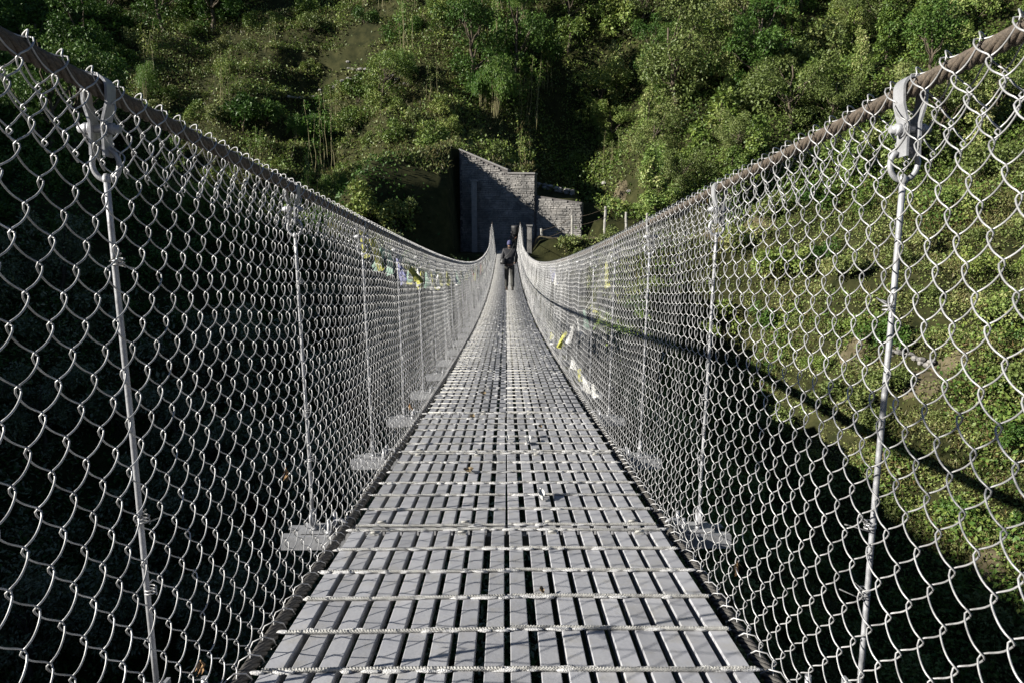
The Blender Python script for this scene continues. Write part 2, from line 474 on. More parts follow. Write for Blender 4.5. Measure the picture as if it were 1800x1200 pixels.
# ------------------------------------------------------------------ stone walls at the far end
def masonry(mb, x0, x1, zbot, top, y, depth=0.5):
    """courses of roughly squared stones standing proud of a mortar core"""
    z = zbot
    while z < 6:
        h = random.uniform(.09, .15)
        x = x0 + random.uniform(0, .2)
        while x < x1 - .12:
            w = min(random.choice((random.uniform(.12, .25), random.uniform(.2, .42))), x1 - x)
            if min(top(x + .02), top(x + w - .02)) > z + h + .03 and w > .06:
                pr = random.uniform(.01, .06)
                mb.box((x + w / 2, y - pr / 2, z + h / 2), (w - .022, pr + .04, h - random.uniform(.015, .03)), 0, jitter=.014)
            x += w
        z += h

def wall_frame(name):
    o = empty(name, (1.78, WALL_Y, 0))
    o.rotation_euler = (0, 0, WALL_A)
    return o
def at_wall(mb, name, material, parent):
    o = mb.build(name, material, parent)
    o.location = (-1.78, -WALL_Y, 0)
    return o
wall_o = [(-3.15, -1.6), (1.78, -1.6), (1.78, 3.74), (0.06, 3.78), (0.05, 4.0), (-3.15, 5.35)]
e = wall_frame('stone_retaining_wall')
tag(e, 'tall grey stone retaining wall with stepped top facing the far bridge end', 'stone wall')
mb = MB(); mb.prism_y(wall_o, WALL_Y, WALL_Y + 0.7)
at_wall(mb, 'core', M['mortar'], e)
mb = MB(); masonry(mb, -3.15, 1.78, -1.3, lambda x: float(wall_top(x)), WALL_Y)
at_wall(mb, 'stonework', M['stone'], e)
mb = MB()
for (xa, za), (xb, zb) in (((-3.17, 5.36), (0.05, 4.01)), ((0.04, 3.80), (1.81, 3.755))):
    ang = math.atan2(zb - za, xb - xa); L = math.hypot(xb - xa, zb - za)
    rot = np.array([[math.cos(ang), 0, -math.sin(ang)], [0, 1, 0], [math.sin(ang), 0, math.cos(ang)]])
    mb.box(((xa + xb) / 2, WALL_Y + .33, (za + zb) / 2 + .03), (L, .82, .09), 0, rot=rot)
at_wall(mb, 'coping', M['concrete'], e)

low_o = [(1.79, -1.2), (4.75, -1.2), (4.75, 1.98), (1.79, 2.45)]
e = wall_frame('stone_retaining_wall')
tag(e, 'lower rubble stone wall with sloping top beside the trail fence', 'stone wall')
mb = MB(); mb.prism_y(low_o, WALL_Y + .18, WALL_Y + 0.75)
at_wall(mb, 'core', M['mortar'], e)
mb = MB(); masonry(mb, 1.80, 4.75, -.6, lambda x: float(np.interp(x, [1.79, 4.75], [2.45, 1.98])), WALL_Y + .18)
at_wall(mb, 'stonework', M['stone'], e)

# two masonry pillars where the handrail cables come to ground, and the tall pier by the wing wall
for nm, x, y, z0, h, w, lab in (
        ('stone_pillar', 1.36, 44.0, -1.3, 1.78, .26, 'short stone pillar just right of where the right handrail ends'),
        ('concrete_pier', -2.02, 47.6, -1.2, 4.5, .34, 'slim pale concrete pier standing against the dark left end of the tall wall')):
    e = empty(nm, (x, y, z0))
    tag(e, lab, 'pillar')
    mb = MB(); mb.box((0, 0, h / 2), (w, w, h), jitter=.01); mb.build('shaft', M['concrete'] if nm[0] == 'c' else M['stone'], e)
    mb = MB(); mb.box((0, 0, h + .05), (w + .1, w + .1, .1), jitter=.008); mb.build('cap', M['concrete'], e)

# concrete sill that carries the end of the deck
mb = MB(); mb.box((0, 43.75, float(zdeck(43.4)) - .45), (2.6, .7, .8), jitter=.01)
tag(mb.build('bridge_abutment', M['concrete']), 'concrete sill under the far end of the metal deck', 'abutment')

# trail fence: whitewashed posts and slack wires
e = empty('trail_fence', (0, 0, 0))
tag(e, 'rustic trail fence of pale posts and slack wires beside the lower stone wall', 'fence')
posts = []
for px, pt, pb, y in ((1006, 379, 414, 44.6), (1064, 363, 414, 44.3), (1101, 373, 407, 45.0), (1138, 375, 399, 45.6), (952, 402, 414, 45.4)):
    a, b = at(px, pt, y), at(px, pb, y)
    zb = float(terrain(a[0], y))
    mb = MB()
    top = a[2]
    k = [(a[0] + random.uniform(-.02, .02), y + random.uniform(-.02, .02), zz) for zz in np.linspace(min(zb, b[2]) - .3, top, 6)]
    mb.tube(k, [.085, .083, .08, .08, .078, .07], 7, 0, smooth=False)
    mb.build('post', M['post'], e)
    posts.append((a[0], y, top))
posts.sort()
for zo in (.12, .62):
    for p, q in zip(posts[:-1], posts[1:]):
        if zo > .5 and (p[2] < .3): continue
        t = np.linspace(0, 1, 9)
        k = np.array(p)[None] * (1 - t)[:, None] + np.array(q)[None] * t[:, None]
        k[:, 2] -= zo + .1 * np.sin(t * np.pi)
        k[:, 1] -= .08
        mb = MB(); mb.tube(k, .010, 5); mb.build('wire', M['bark'], e)


# ------------------------------------------------------------------ loose stones
def rock(c, s, name='boulder', label='', cat='rock', group=None):
    mb = MB()
    mb.blob((0, 0, 0), (s, s * random.uniform(.7, 1.1), s * random.uniform(.5, .75)), 0, rough=.3, seg=7, rings=5)
    mb.F = [(f, m, False) for f, m, _ in mb.F]
    o = mb.build(name, M['stone'])
    o.location = c; o.rotation_euler = (0, 0, random.uniform(0, 6))
    return tag(o, label, cat, group)
for px, py, s, lab in ((1335, 720, .0, ''), (1640, 1082, .3, 'grey boulder in shade below the bare earth patch low on the right slope'),
                       (1105, 342, .2, 'pale angular rock at the head of the bare slip above the trail fence'),
                       (1062, 325, .24, 'pale broken rock standing at the top of the bare slip')):
    if s: p = hit(px, py); rock(p + np.array([0, 0, s * .2]), s, label=lab)
def dry_wall(pix, label, h=.7, lift=0.0):
    P = [hit(*p) for p in pix]
    mb = MB()
    for a, b in zip(P[:-1], P[1:]):
        L = np.linalg.norm((b - a)[:2])
        n = max(2, int(L / .34))
        for k in range(n):
            q = a + (b - a) * (k + random.random() * .5) / n
            for lay in range(int(h / .22)):
                zz = float(terrain(q[0], q[1])) + .03 + lay * .17
                mb.blob((q[0] + random.uniform(-.1, .1), q[1] + random.uniform(-.1, .1) - .1, zz), (random.uniform(.16, .28), random.uniform(.14, .22), random.uniform(.1, .14)), 0, rough=.2, seg=6, rings=4)
    mb.F = [(f, m, False) for f, m, _ in mb.F]
    return tag(mb.build('dry_stone_wall', M['stone']), label, 'stone wall')
dry_wall([(505, 176), (560, 163), (610, 148), (640, 143)], 'low dry stone terrace wall on the sunlit left hillside', .3)
dry_wall([(610, 112), (650, 125), (690, 138), (722, 150)], 'dry stone terrace wall higher on the hillside near the bamboo', .3)
dry_wall([(945, 330), (985, 338), (1015, 345)], 'broken dry stone wall on top of the lower stone wall', .5)
dry_wall([(1560, 630), (1610, 640), (1650, 650)], 'low tumbled stone terrace edge on the right slope', .45)


# ------------------------------------------------------------------ the footbridge
SP, S0 = 1.18, 1.36
SUSP = [S0 + SP * k for k in range(-4, 36) if S0 + SP * k < 43.2]
bridge = empty('suspension_footbridge', (0, 0, float(zdeck(0))))
tag(bridge, 'narrow steel suspension footbridge with slatted metal deck crossing the gorge', 'footbridge')
BZ = float(zdeck(0))
def on_bridge(mb, name, mats):
    o = mb.build(name, mats, bridge)
    o.location = (0, 0, -BZ)
    return o


def deck_panel_mesh(side, lod, seed):
    """one grating panel, local frame: x across, y along (0..1), z up from the slat tops"""
    rs = random.Random(seed)
    mb = MB()
    L = SP - .012
    edge = [.005]
    xs = []
    x = .006
    for k in range(9):
        xs.append((x, x + .0428)); x += .0428 + (.0225 if k == 0 else .0159)
    for a, b in xs:
        dz = rs.uniform(-.0012, .0012)
        x0, x1 = side * a, side * b
        bv = .0016
        lo, hi = min(x0, x1), max(x0, x1)
        prof = [(lo, -.028), (hi, -.028), (hi, -bv + dz), (hi - bv, dz), (lo + bv, dz), (lo, -bv + dz)] if lod < 2 else [(lo, -.028), (hi, -.028), (hi, dz), (lo, dz)]
        mb.prism_y(prof, .006, L)
    nb = 7
    r = .0043
    for k in range(nb):
        y = .02 + (L - .034) * k / (nb - 1) + rs.uniform(-.004, .004)
        xa, xb = .004 + rs.uniform(0, .006), .532 + rs.uniform(-.012, .006)
        n = {0: 320, 1: 2, 2: 2}[lod]
        sides = {0: 10, 1: 6, 2: 4}[lod]
        t = np.linspace(0, 1, n)
        bend = .004 * np.sin(t * 3.1 + rs.uniform(0, 3)) if n > 2 else 0 * t
        P = np.stack([side * (xa + (xb - xa) * t), y + bend + rs.uniform(-.004, .004) * t, np.full(n, r + .0005)], -1)
        if n > 2:
            a = np.arange(sides) * 2 * np.pi / sides
            saw = np.mod(t[:, None] * (xb - xa) / .0072 + np.sin(a)[None] * .8, 1)
            rad = r * (1 + .26 * (saw < .42))
        else:
            rad = r * 1.1
        mb.tube(P, rad, sides, 1, smooth=(lod > 0))
        for a, b in xs:
            for ex in (a, b):
                if rs.random() < (.62 if lod < 2 else .35):
                    xx = side * (ex + rs.uniform(-.006, .006))
                    for sg in ((-1, 1) if lod == 0 else (rs.choice((-1, 1)),)):
                        if rs.random() < .75:
                            mb.blob((xx, y + sg * r * .9, .0035), (rs.uniform(.012, .032), rs.uniform(.0035, .006), rs.uniform(.003, .006)), 2, rough=.3 if lod == 0 else .15, seg=8 if lod == 0 else 5, rings=5 if lod == 0 else 3)
    for k in (2, 7):                                   # J-bolt ends by the joint
        xx = side * (xs[k][0] + .02)
        for yy in (.045, L - .05):
            mb.cyl((xx - .012, yy, .006), (xx + .018, yy + .006, .008), .0045, 6, 1)
            mb.box((xx, yy, .002), (.03, .018, .004), 1)
    return mb

slab_mats = [M['slat'], M['rod'], M['weld']]
panel_cache = {}
SUSP_J = [s - .10 for s in SUSP]
for k, y in enumerate(SUSP_J):
    for side in (-1, 1):
        lod = 0 if y < 4.5 else (1 if y < 12 else 2)
        key = (side, lod, k % 4 if lod else k)
        if key not in panel_cache:
            panel_cache[key] = deck_panel_mesh(side, lod, hash(key) % 1000 + 3).mesh('deck_panel', slab_mats)
        o = bpy.data.objects.new('deck_panel', panel_cache[key])
        C.objects.link(o)
        o.parent = bridge
        z0, z1 = float(zdeck(y)), float(zdeck(y + SP))
        o.location = (random.uniform(-.003, .003), y, z0 - BZ + random.uniform(0, .003))
        o.rotation_euler = (math.atan2(z1 - z0, SP), random.uniform(-.004, .004), random.uniform(-.0025, .0025))

# cross beams (channel) with U-bolts
def beam_mesh():
    mb = MB()
    prof = [(-.045, .02)]
    for y0, y1 in ((-.066, -.030), (.026, .062)):
        mb.box((0, (y0 + y1) / 2, -.003), (1.60, y1 - y0, .006))
    mb.box((0, -.0325, -.034), (1.58, .005, .05)); mb.box((0, .0285, -.034), (1.58, .005, .05))
    mb.box((0, -.0685, -.024), (1.60, .005, .048))
    for s in (-1, 1):
        for yy in (-.045, .045):
            mb.cyl((s * .635, yy, -.02), (s * .635, yy, .055), .007, 8)
            mb.cyl((s * .635, yy, .001), (s * .635, yy, .014), .014, 6)
        a = np.linspace(0, np.pi, 8)
        mb.tube([(s * .60 + .03 * math.cos(t), -.03, .02 + .028 * math.sin(t)) for t in a], .006, 6)
        mb.box((s * .69, 0, .008), (.11, .10, .008))
        mb.cyl((s * .69, -.03, .012), (s * .69, -.03, .022), .012, 6)
        mb.box((s * .70, .0, .035), (.008, .05, .06))
    return mb
bm_ = beam_mesh().mesh('cross_beam', M['steel'])
for y in SUSP:
    o = bpy.data.objects.new('cross_beam', bm_); C.objects.link(o); o.parent = bridge
    o.location = (0, y + .03, float(zdeck(y)) - .052 - BZ)
    o.rotation_euler = (math.atan(-SLOPE0 + 2 * CURV * (y - 2)), 0, random.uniform(-.008, .008))


def rope(side, xf, zf, rad, name, material, fine_to=5.0):
    """stranded wire rope: six strands twisted round the run of the cable"""
    mb = MB()
    for ya, yb, st, sides in ((Y0B, .2, .06, 12), (.2, fine_to, .0065, 30), (fine_to, 11, .02, 18), (11, Y1B + .4, .25, 8)):
        y = np.arange(ya, yb + st, st)
        if len(y) < 2: continue
        P = np.stack([side * xf(y), y, zf(y)], -1)
        if sides == 30:
            y = np.arange(ya, yb + .012, .012)
            P = np.stack([side * xf(y), y, zf(y)], -1)
            for k in range(6):
                q = k * np.pi / 3 + y / .16 * 2 * np.pi * side
                H = P + rad * .66 * np.stack([np.cos(q), 0 * q, np.sin(q)], -1)
                mb.tube(H, rad * .36, 8, 0, True, ref=np.array([1.0, 0.1, 0.3]))
            mb.tube(P, rad * .5, 6, 0, True, ref=np.array([1.0, 0, 0]))
            continue
        a = np.arange(sides) * 2 * np.pi / sides
        tw = y[:, None] / .17 * 2 * np.pi * side
        r = rad * (.66 + .34 * np.abs(np.cos(3 * (a[None] + tw)))) if sides > 8 else np.full((len(y), sides), rad * .93)
        mb.tube(P, r, sides, 0, True, ref=np.array([1.0, 0, 0]))
    return on_bridge(mb, name, material)
zr = lambda y: zdeck(y) + hrail(y)
zm = lambda y: zdeck(y) - .026
for s in (-1, 1):
    rope(s, xrail, zr, .0152, 'handrail_cable', M['cable'])
    rope(s, lambda y: 0.575 + 0 * y, zm, .0165, 'main_cable', M['cable2'])


# suspenders: strap over the cable, hex bolt, ring, rod, bottom eye
def susp_mesh(side, hgt, xt, xb, tie_seed):
    """local origin at the handrail cable centre, x outward positive for side=+1"""
    mb = MB(); mc = MB(); rs = random.Random(tie_seed)
    # clamp strap
    w = .033; r = .0188
    ang = np.linspace(-.12, np.pi + .12, 12)
    path = [(r * math.cos(t), r * math.sin(t)) for t in ang]
    path = [(.009, -.118), (.0085, -.06), (r * .95, -.026)] + path + [(-r * .95, -.026), (-.0085, -.06), (-.009, -.118)]
    path = np.array(path)
    th = .0045
    nrm = np.stack([np.gradient(path[:, 1]), -np.gradient(path[:, 0])], -1); nrm /= np.linalg.norm(nrm, axis=1)[:, None]
    outer = path + nrm * th
    n = len(path)
    v = np.concatenate([np.c_[p[:, 0], np.full(n, yy), p[:, 1]] for yy in (-w / 2, w / 2) for p in (path, outer)])
    i = np.arange(n - 1)
    f = np.concatenate([np.stack([i, i + 1, i + 1 + n, i + n], -1), np.stack([i + 2 * n, i + 3 * n, i + 1 + 3 * n, i + 1 + 2 * n], -1),
                        np.stack([i + n, i + 1 + n, i + 1 + 3 * n, i + 3 * n], -1), np.stack([i, i + 2 * n, i + 1 + 2 * n, i + 1], -1),
                        np.array([[0, n, 3 * n, 2 * n], [n - 1, 3 * n - 1, 4 * n - 1, 2 * n - 1]])])
    mc.add(v, f, 0, False)
    mc.cyl((-.036, -.002, -.070), (.036, -.002, -.070), .007, 8)
    for sg in (-1, 1):
        mc.cyl((sg * .0165, -.002, -.070), (sg * .027, -.002, -.070),   .0105, 6)
        mc.cyl((sg * .0135, -.002, -.070), (sg * .0165, -.002, -.070), .0130, 14)
    # ring and rod
    x_at = lambda z: (xt - .72) + (xb - xt) * (-z) / hgt
    rc = np.array([x_at(-.13) * side, 0, -.130])
    a = np.linspace(.35, 2 * np.pi - .1, 26) + np.pi / 2 + .3
    ring = np.stack([rc[0] + .0245 * np.cos(a), .004 * np.sin(a * .5), rc[2] + .028 * np.sin(a)], -1)
    mb.tube(ring, .0052, 8, ref=np.array([0, 1., 0]))
    zb = -hgt + .055
    pts = [(x_at(z) * side, .0015 * math.sin(z * 9 + tie_seed), z) for z in np.linspace(-.157, zb + .03, 14)]
    mb.tube(pts, .0056, 9)
    xe = x_at(zb) * side
    a = np.linspace(0, 2 * np.pi, 18)[:-1]
    mb.tube(np.stack([np.full(17, xe), .024 * np.cos(a), zb - .002 + .028 * np.sin(a)], -1), .0066, 8, closed=True, ref=np.array([1., 0, 0]))
    mb.blob((pts[0][0], 0, -.157), (.008, .008, .011), 0, rough=.1)
    # tie wires that lace mesh and rod together
    ties = []
    for z in (-.3 - rs.uniform(0, .1), -.72 - rs.uniform(0, .1), -.95):
        tb = MB()
        x = x_at(z) * side
        a = np.linspace(0, 2 * np.pi * 2.6, 22)
        loop = np.stack([x + .0105 * np.cos(a) - side * .006, .0105 * np.sin(a), z + a * .0011], -1)
        k = loop[-1][None] + np.array([[0, 0, 0], [-side * .008, .02, .006], [-side * .012, .034 * rs.choice((-1, 1)), -.006], [-side * .018, .05 * rs.choice((-1, 1)), -.024]])
        tb.tube(np.concatenate([loop, k[1:]]), .0016, 5)
        ties.append(tb)
    return mb, mc, ties
susp_cache = {}
for y in SUSP:
    for s in (-1, 1):
        xt, xb = float(xrail(y)), .695
        h = float(hrail(y)) + .045
        key = (s, round(h, 2), round(xt, 2))
        if key not in susp_cache:
            a, b, c = susp_mesh(s, h, xt, xb, len(susp_cache) + 1)
            susp_cache[key] = (a.mesh('suspender', M['steel']), b.mesh('clamp', M['steel']), [t.mesh('tie_wire', M['wire']) for t in c])
        ms = susp_cache[key]
        o = bpy.data.objects.new('suspender', ms[0]); C.objects.link(o); o.parent = bridge
        o.location = (s * xt, y, float(zr(y)) - BZ)
        o.rotation_euler = (random.uniform(-.012, .012), 0, random.uniform(-.08, .08))
        c = bpy.data.objects.new('clamp', ms[1]); C.objects.link(c); c.parent = o
        c.rotation_euler = (math.atan(-SLOPE0 + 2 * CURV * (y - 2)) * .6, 0, 0)
        if 0 < y < 7:
            for t in ms[2]:
                c = bpy.data.objects.new('tie_wire', t); C.objects.link(c); c.parent = o


# ------------------------------------------------------------------ chain-link fences
D = 0.085
W2 = D / 2
def fence_wires(side):
    rc = .0225
    base = np.array([.582, -.030]); top = np.array([.72, 1.18])
    d = top - base; d /= np.linalg.norm(d)
    nin = np.array([-d[1], d[0]])                        # towards the walkway
    p_in = top + nin * rc
    a0 = math.atan2(nin[1], nin[0])
    ang = np.linspace(a0, a0 - 3.0, 14)
    arc = top[None] + rc * np.stack([np.cos(ang), np.sin(ang)], -1)
    tail = arc[-1] + np.array([[.006, -.045], [.004, -.10], [.0, -.135]])
    line = base[None] + np.linspace(0, 1, 30)[:, None] * (p_in - base)[None]
    path = np.concatenate([line, arc[1:], tail])
    cum = np.concatenate([[0], np.cumsum(np.linalg.norm(np.diff(path, axis=0), axis=1))])
    tang = np.gradient(path, axis=0); tang /= np.linalg.norm(tang, axis=1)[:, None]
    nor = np.stack([-tang[:, 1], tang[:, 0]], -1)        # towards the walkway
    T = cum[-1]
    mb = MB()
    ks = np.arange(int(-2.6 / W2), int((Y1B - .1) / W2))
    ymid = (ks + .5) * W2
    for ya, yb, per, sides in ((-9, .35, 6, 4), (.35, 3.6, 16, 8), (3.6, 8, 10, 6), (8, 16, 6, 4), (16, 60, 4, 3)):
        kk = ks[(ymid >= ya) & (ymid < yb)]
        if not len(kk): continue
        nper = int(T / D)
        t = np.linspace(0, T, nper * per + 1)[None].repeat(len(kk), 0)
        phi = t / D - (kk % 2)[:, None] * .5
        f = -np.arcsin(.991 * np.cos(2 * np.pi * phi)) / np.arcsin(.991)
        sn = np.sin(2 * np.pi * phi)
        nn = .0082 * np.tanh(1.8 * sn) / np.tanh(1.8)
        sag = -.0035 * sn ** 2                                   # strands sag a little between knuckles
        s = (kk[:, None] + .5) * W2 + (W2 / 2 + .0036) * f
        wob = np.clip(t / .12, 0, 1) * np.clip((T - .2 - t) / .15, 0, 1)
        nn = nn + wob * (.020 * noise2(s * 1.3 + side * 9, t * 2.2) + .006 * noise2(s * 5 + 3, t * 6 + side))
        s2 = s + wob * (  .014 * noise2(s * 2.1 + 40, t * 2.6 + side * 3) + .004 * noise2(s * 7, t * 9))
        t2 = t + sag + wob * (.012 * noise2(s * 2.3 + 17, t * 1.7 + side * 5))
        t2 = np.clip(t2, 0, T)
        Xp = np.interp(t2, cum, path[:, 0]); Zp = np.interp(t2, cum, path[:, 1])
        Nx = np.interp(t2, cum, nor[:, 0]); Nz = np.interp(t2, cum, nor[:, 1])
        X = Xp + nn * Nx + (xrail(s2) - .72) * np.clip(Zp / 1.18, 0, 1)
        # height: the path is laid off the local handrail height
        Z = zdeck(s2) + np.where(Zp < 1.05, Zp * (hrail(s2) - .13) / 1.05, hrail(s2) - 1.18 + Zp) + nn * Nz
        P = np.stack([side * X, s2, Z], -1)                      # (W, N, 3)
        Tg = np.gradient(P, axis=1); Tg /= np.linalg.norm(Tg, axis=2, keepdims=True) + 1e-12
        ref = np.stack([side * Nx, 0 * Nx, Nz], -1)
        B = np.cross(Tg, ref); B /= np.linalg.norm(B, axis=2, keepdims=True) + 1e-12
        N = np.cross(B, Tg)
        a = np.arange(sides) * 2 * np.pi / sides
        rad = .00142
        ring = P[:, :, None] + rad * (np.cos(a)[:, None] * N[:, :, None] + np.sin(a)[:, None] * B[:, :, None])
        Wn, Nn = P.shape[:2]
        wi = np.arange(Wn)[:, None, None] * Nn * sides
        i = np.arange(Nn - 1)[None, :, None]; j = np.arange(sides)[None, None]; j2 = (j + 1) % sides
        fc = np.stack([wi + i * sides + j, wi + i * sides + j2, wi + (i + 1) * sides + j2, wi + (i + 1) * sides + j], -1).reshape(-1, 4)
        mb.add(ring.reshape(-1, 3), fc, 0, True)
    return mb
for s, lab in ((-1, 'chain-link side fence on the shaded gorge side with faded prayer flags along its top'),
               (1, 'chain-link side fence facing the sun with a dark cable shadow running across it')):
    e = empty('chain_link_fence', (s * .6, 0, BZ))
    tag(e, lab, 'chain-link fence', 'side fences of the footbridge')
    o = fence_wires(s).build('wire_netting', M['wire'], e)
    o.location = (-s * .6, 0, -BZ)
    # lacing wire round the main cable and the foot of the netting
    mb = MB()
    y = np.arange(.3, 20, .012)
    a = y / .085 * 2 * np.pi + .6 * noise2(y * 3, s * 2)
    rr = .021 + .005 * noise2(y * 6, 4)
    mb.tube(np.stack([s * (.577 + rr * np.cos(a)), y, zdeck(y) - .024 + rr * np.sin(a)], -1), .0019, 5, ref=np.array([0, 1., .2]))
    o = mb.build('lacing_wire', M['wire'], e)
    o.location = (-s * .6, 0, -BZ)
#--PART2--
# ------------------------------------------------------------------ foliage shapes
def unit(v):
    return v / (np.linalg.norm(v, axis=-1, keepdims=True) + 1e-9)


def add_leaves(mb, P, d, nrm, L, W, m=0):
    """pointed leaf blades: base P, direction d, face normal nrm, length L, width W (arrays)"""
    d = unit(d)
    w = unit(np.cross(d, nrm))
    up = np.cross(w, d)
    n = len(P)
    L = np.asarray(L)[:, None]; W = np.asarray(W)[:, None]
    a = P
    b = P + d * L * .45 + w * W * .5
    c = P + d * L - up * L * .12
    e = P + d * L * .45 - w * W * .5
    v = np.stack([a, b, c, e], 1).reshape(-1, 3)
    mb.add(v, np.arange(4 * n).reshape(n, 4), m, False)


def clump_leaves(mb, rg, centers, radii, n, size, narrow=.5, droop=.25, m=0, squash=1.0):
    centers = np.asarray(centers, float); radii = np.asarray(radii, float)
    pr = radii ** 2 / (radii ** 2).sum()
    k = rg.choice(len(centers), n, p=pr)
    u = unit(rg.normal(size=(n, 3)) + np.array([0, 0, .35]))
    rad = radii[k] * rg.uniform(.55, 1.08, n) ** .7
    off = u * rad[:, None]; off[:, 2] *= squash
    P = centers[k] + off
    d = unit(u * .7 + rg.normal(size=(n, 3)) * .6 + np.array([0, 0, -droop]))
    nr = unit(u + rg.normal(size=(n, 3)) * .5 + np.array([0, 0, .5]))
    L = size * rg.uniform(.65, 1.35, n)
    add_leaves(mb, P, d, nr, L, L * narrow * rg.uniform(.8, 1.2, n), m)


def limb(mb, rg, p0, p1, r0, r1, wob=.08, n=7, sides=6):
    t = np.linspace(0, 1, n)[:, None]
    k = np.asarray(p0) * (1 - t) + np.asarray(p1) * t
    k[1:-1] += rg.normal(size=(n - 2, 3)) * wob
    mb.tube(k, np.linspace(r0, r1, n), sides)
    return k


class Kind:
    """one plant of a kind, kept with its parts so that copies can be made"""
    def __init__(self, name, crown, crown_mat, wood, wood_name='stem', wood_mat='bark', crown_name='crown'):
        self.name = name
        self.parts = [(crown_name, crown.mesh(crown_name, M[crown_mat]))]
        if wood is not None and wood.n:
            self.parts.append((wood_name, wood.mesh(wood_name, M[wood_mat])))

    def place(self, loc, scale, rz, label, cat, group=None, tilt=0.0):
        r = empty(self.name, loc)
        r.scale = scale if np.ndim(scale) else (scale, scale, scale)
        r.rotation_euler = (random.uniform(-tilt, tilt), random.uniform(-tilt, tilt), rz)
        for nm, me in self.parts:
            c = bpy.data.objects.new(nm, me); C.objects.link(c); c.parent = r
        return tag(r, label, cat, group)


def mk_bush(seed, mat_, h=1.6, r=1.2, n=1700, size=.17, narrow=.55, k=13):
    rg = np.random.default_rng(seed)
    cen, rad = [], []
    for _ in range(k):
        a = rg.uniform(0, 6.28); q = rg.uniform(0, 1) ** .6
        hh = rg.uniform(.15, 1)
        rr = r * q * math.sqrt(max(.08, 1 - (hh - .35) ** 2 * 1.6))
        cen.append((rr * math.cos(a), rr * math.sin(a), h * hh * rg.uniform(.7, 1))); rad.append(rg.uniform(.24, .50) * r * .8)
    c = MB(); w = MB()
    clump_leaves(c, rg, cen, rad, n, size, narrow)
    for p in cen[:7]:
        limb(w, rg, (rg.normal() * .06, rg.normal() * .06, -.35), p, .035, .012, .05, 6, 5)
    return Kind('bush', c, mat_, w)


def mk_tree(seed, mat_, h=5.5, r=2.2, n=4600, size=.20, narrow=.5, lobes=9, lean=.3):
    rg = np.random.default_rng(seed)
    c = MB(); w = MB()
    top = np.array([rg.normal() * lean, rg.normal() * lean, h * .78])
    tr = limb(w, rg, (0, 0, -.6), top, h * .028, h * .008, .09, 9, 7)
    cen, rad = [], []
    for k in range(lobes):
        a = k * 2.4 + rg.uniform(-.5, .5)
        hz = rg.uniform(.38, 1.0)
        q = r * rg.uniform(.45, .95) * (1.05 - .55 * abs(hz - .55))
        p = np.array([math.cos(a) * q, math.sin(a) * q, h * hz])
        j = tr[min(8, max(3, int(hz * 7)))]
        limb(w, rg, j, p, h * .011, h * .004, .08, 6, 5)
        for _ in range(4):
            cen.append(p + rg.normal(size=3) * r * .22 * np.array([1, 1, .8])); rad.append(r * rg.uniform(.10, .34))
    for k in range(16):
        a = rg.uniform(0, 6.28); hz = rg.uniform(.04, .45); q = r * rg.uniform(.15, .75)
        cen.append((math.cos(a) * q, math.sin(a) * q, h * hz)); rad.append(r * rg.uniform(.12, .26))
    clump_leaves(c, rg, cen, rad, int(n * 1.25), size, narrow, squash=.85)
    return Kind('tree', c, mat_, w, 'trunk')


def mk_bamboo(seed, n_culm=13, h=5.0, spread=1.5, per=330, L=.24):
    rg = np.random.default_rng(seed)
    c = MB(); w = MB()
    for k in range(n_culm):
        a = rg.uniform(0, 6.28); b = np.array([math.cos(a), math.sin(a), 0])
        base = b * rg.uniform(.05, .35) + np.array([0, 0, -.4])
        hh = h * rg.uniform(.65, 1.05); out = spread * rg.uniform(.5, 1.15)
        t = np.linspace(0, 1, 14)
        arch = np.stack([base[0] + b[0] * out * t ** 2.2, base[1] + b[1] * out * t ** 2.2, base[2] + hh * (np.sin(t * 1.9) / np.sin(1.57) * (1 - .28 * t ** 4))], -1)
        w.tube(arch, np.linspace(.026, .006, 14), 5)
        q = rg.uniform(.28, 1, per) ** .8
        P = np.stack([np.interp(q, t, arch[:, i]) for i in range(3)], -1)
        P += rg.normal(size=(per, 3)) * np.array([.20, .20, .16])
        P[:, 2] -= rg.exponential(.22, per)
        d = b * .35 + rg.normal(size=(per, 3)) * .45 + np.array([0, 0, -.75])
        nr = rg.normal(size=(per, 3)) * .8 + np.array([0, 0, .4]) + b * .4
        LL = L * rg.uniform(.6, 1.3, per)
        add_leaves(c, P, d, nr, LL, LL * .2)
    return Kind('bamboo_clump', c, 'leaf_bamboo', w, 'culm_cluster', 'cane')


def mk_sapling(seed, mat_, k=6, h=4.2, n=420, size=.16):
    rg = np.random.default_rng(seed)
    c = MB(); w = MB(); cen = []; rad = []
    for _ in range(k):
        b = rg.normal(size=2) * .45
        tp = np.array([b[0] + rg.normal() * .25, b[1] + rg.normal() * .25, h * rg.uniform(.6, 1.05)])
        limb(w, rg, (b[0], b[1], -.4), tp, .024, .009, .035, 8, 5)
        for _ in range(5):
            z = rg.uniform(.55, 1.02)
            cen.append((b[0] + (tp[0] - b[0]) * z + rg.normal() * .12, b[1] + (tp[1] - b[1]) * z + rg.normal() * .12, tp[2] * z)); rad.append(rg.uniform(.12, .30))
    clump_leaves(c, rg, cen, rad, n, size, .45)
    return Kind('sapling_cluster', c, mat_, w, 'stem_cluster', 'cane')


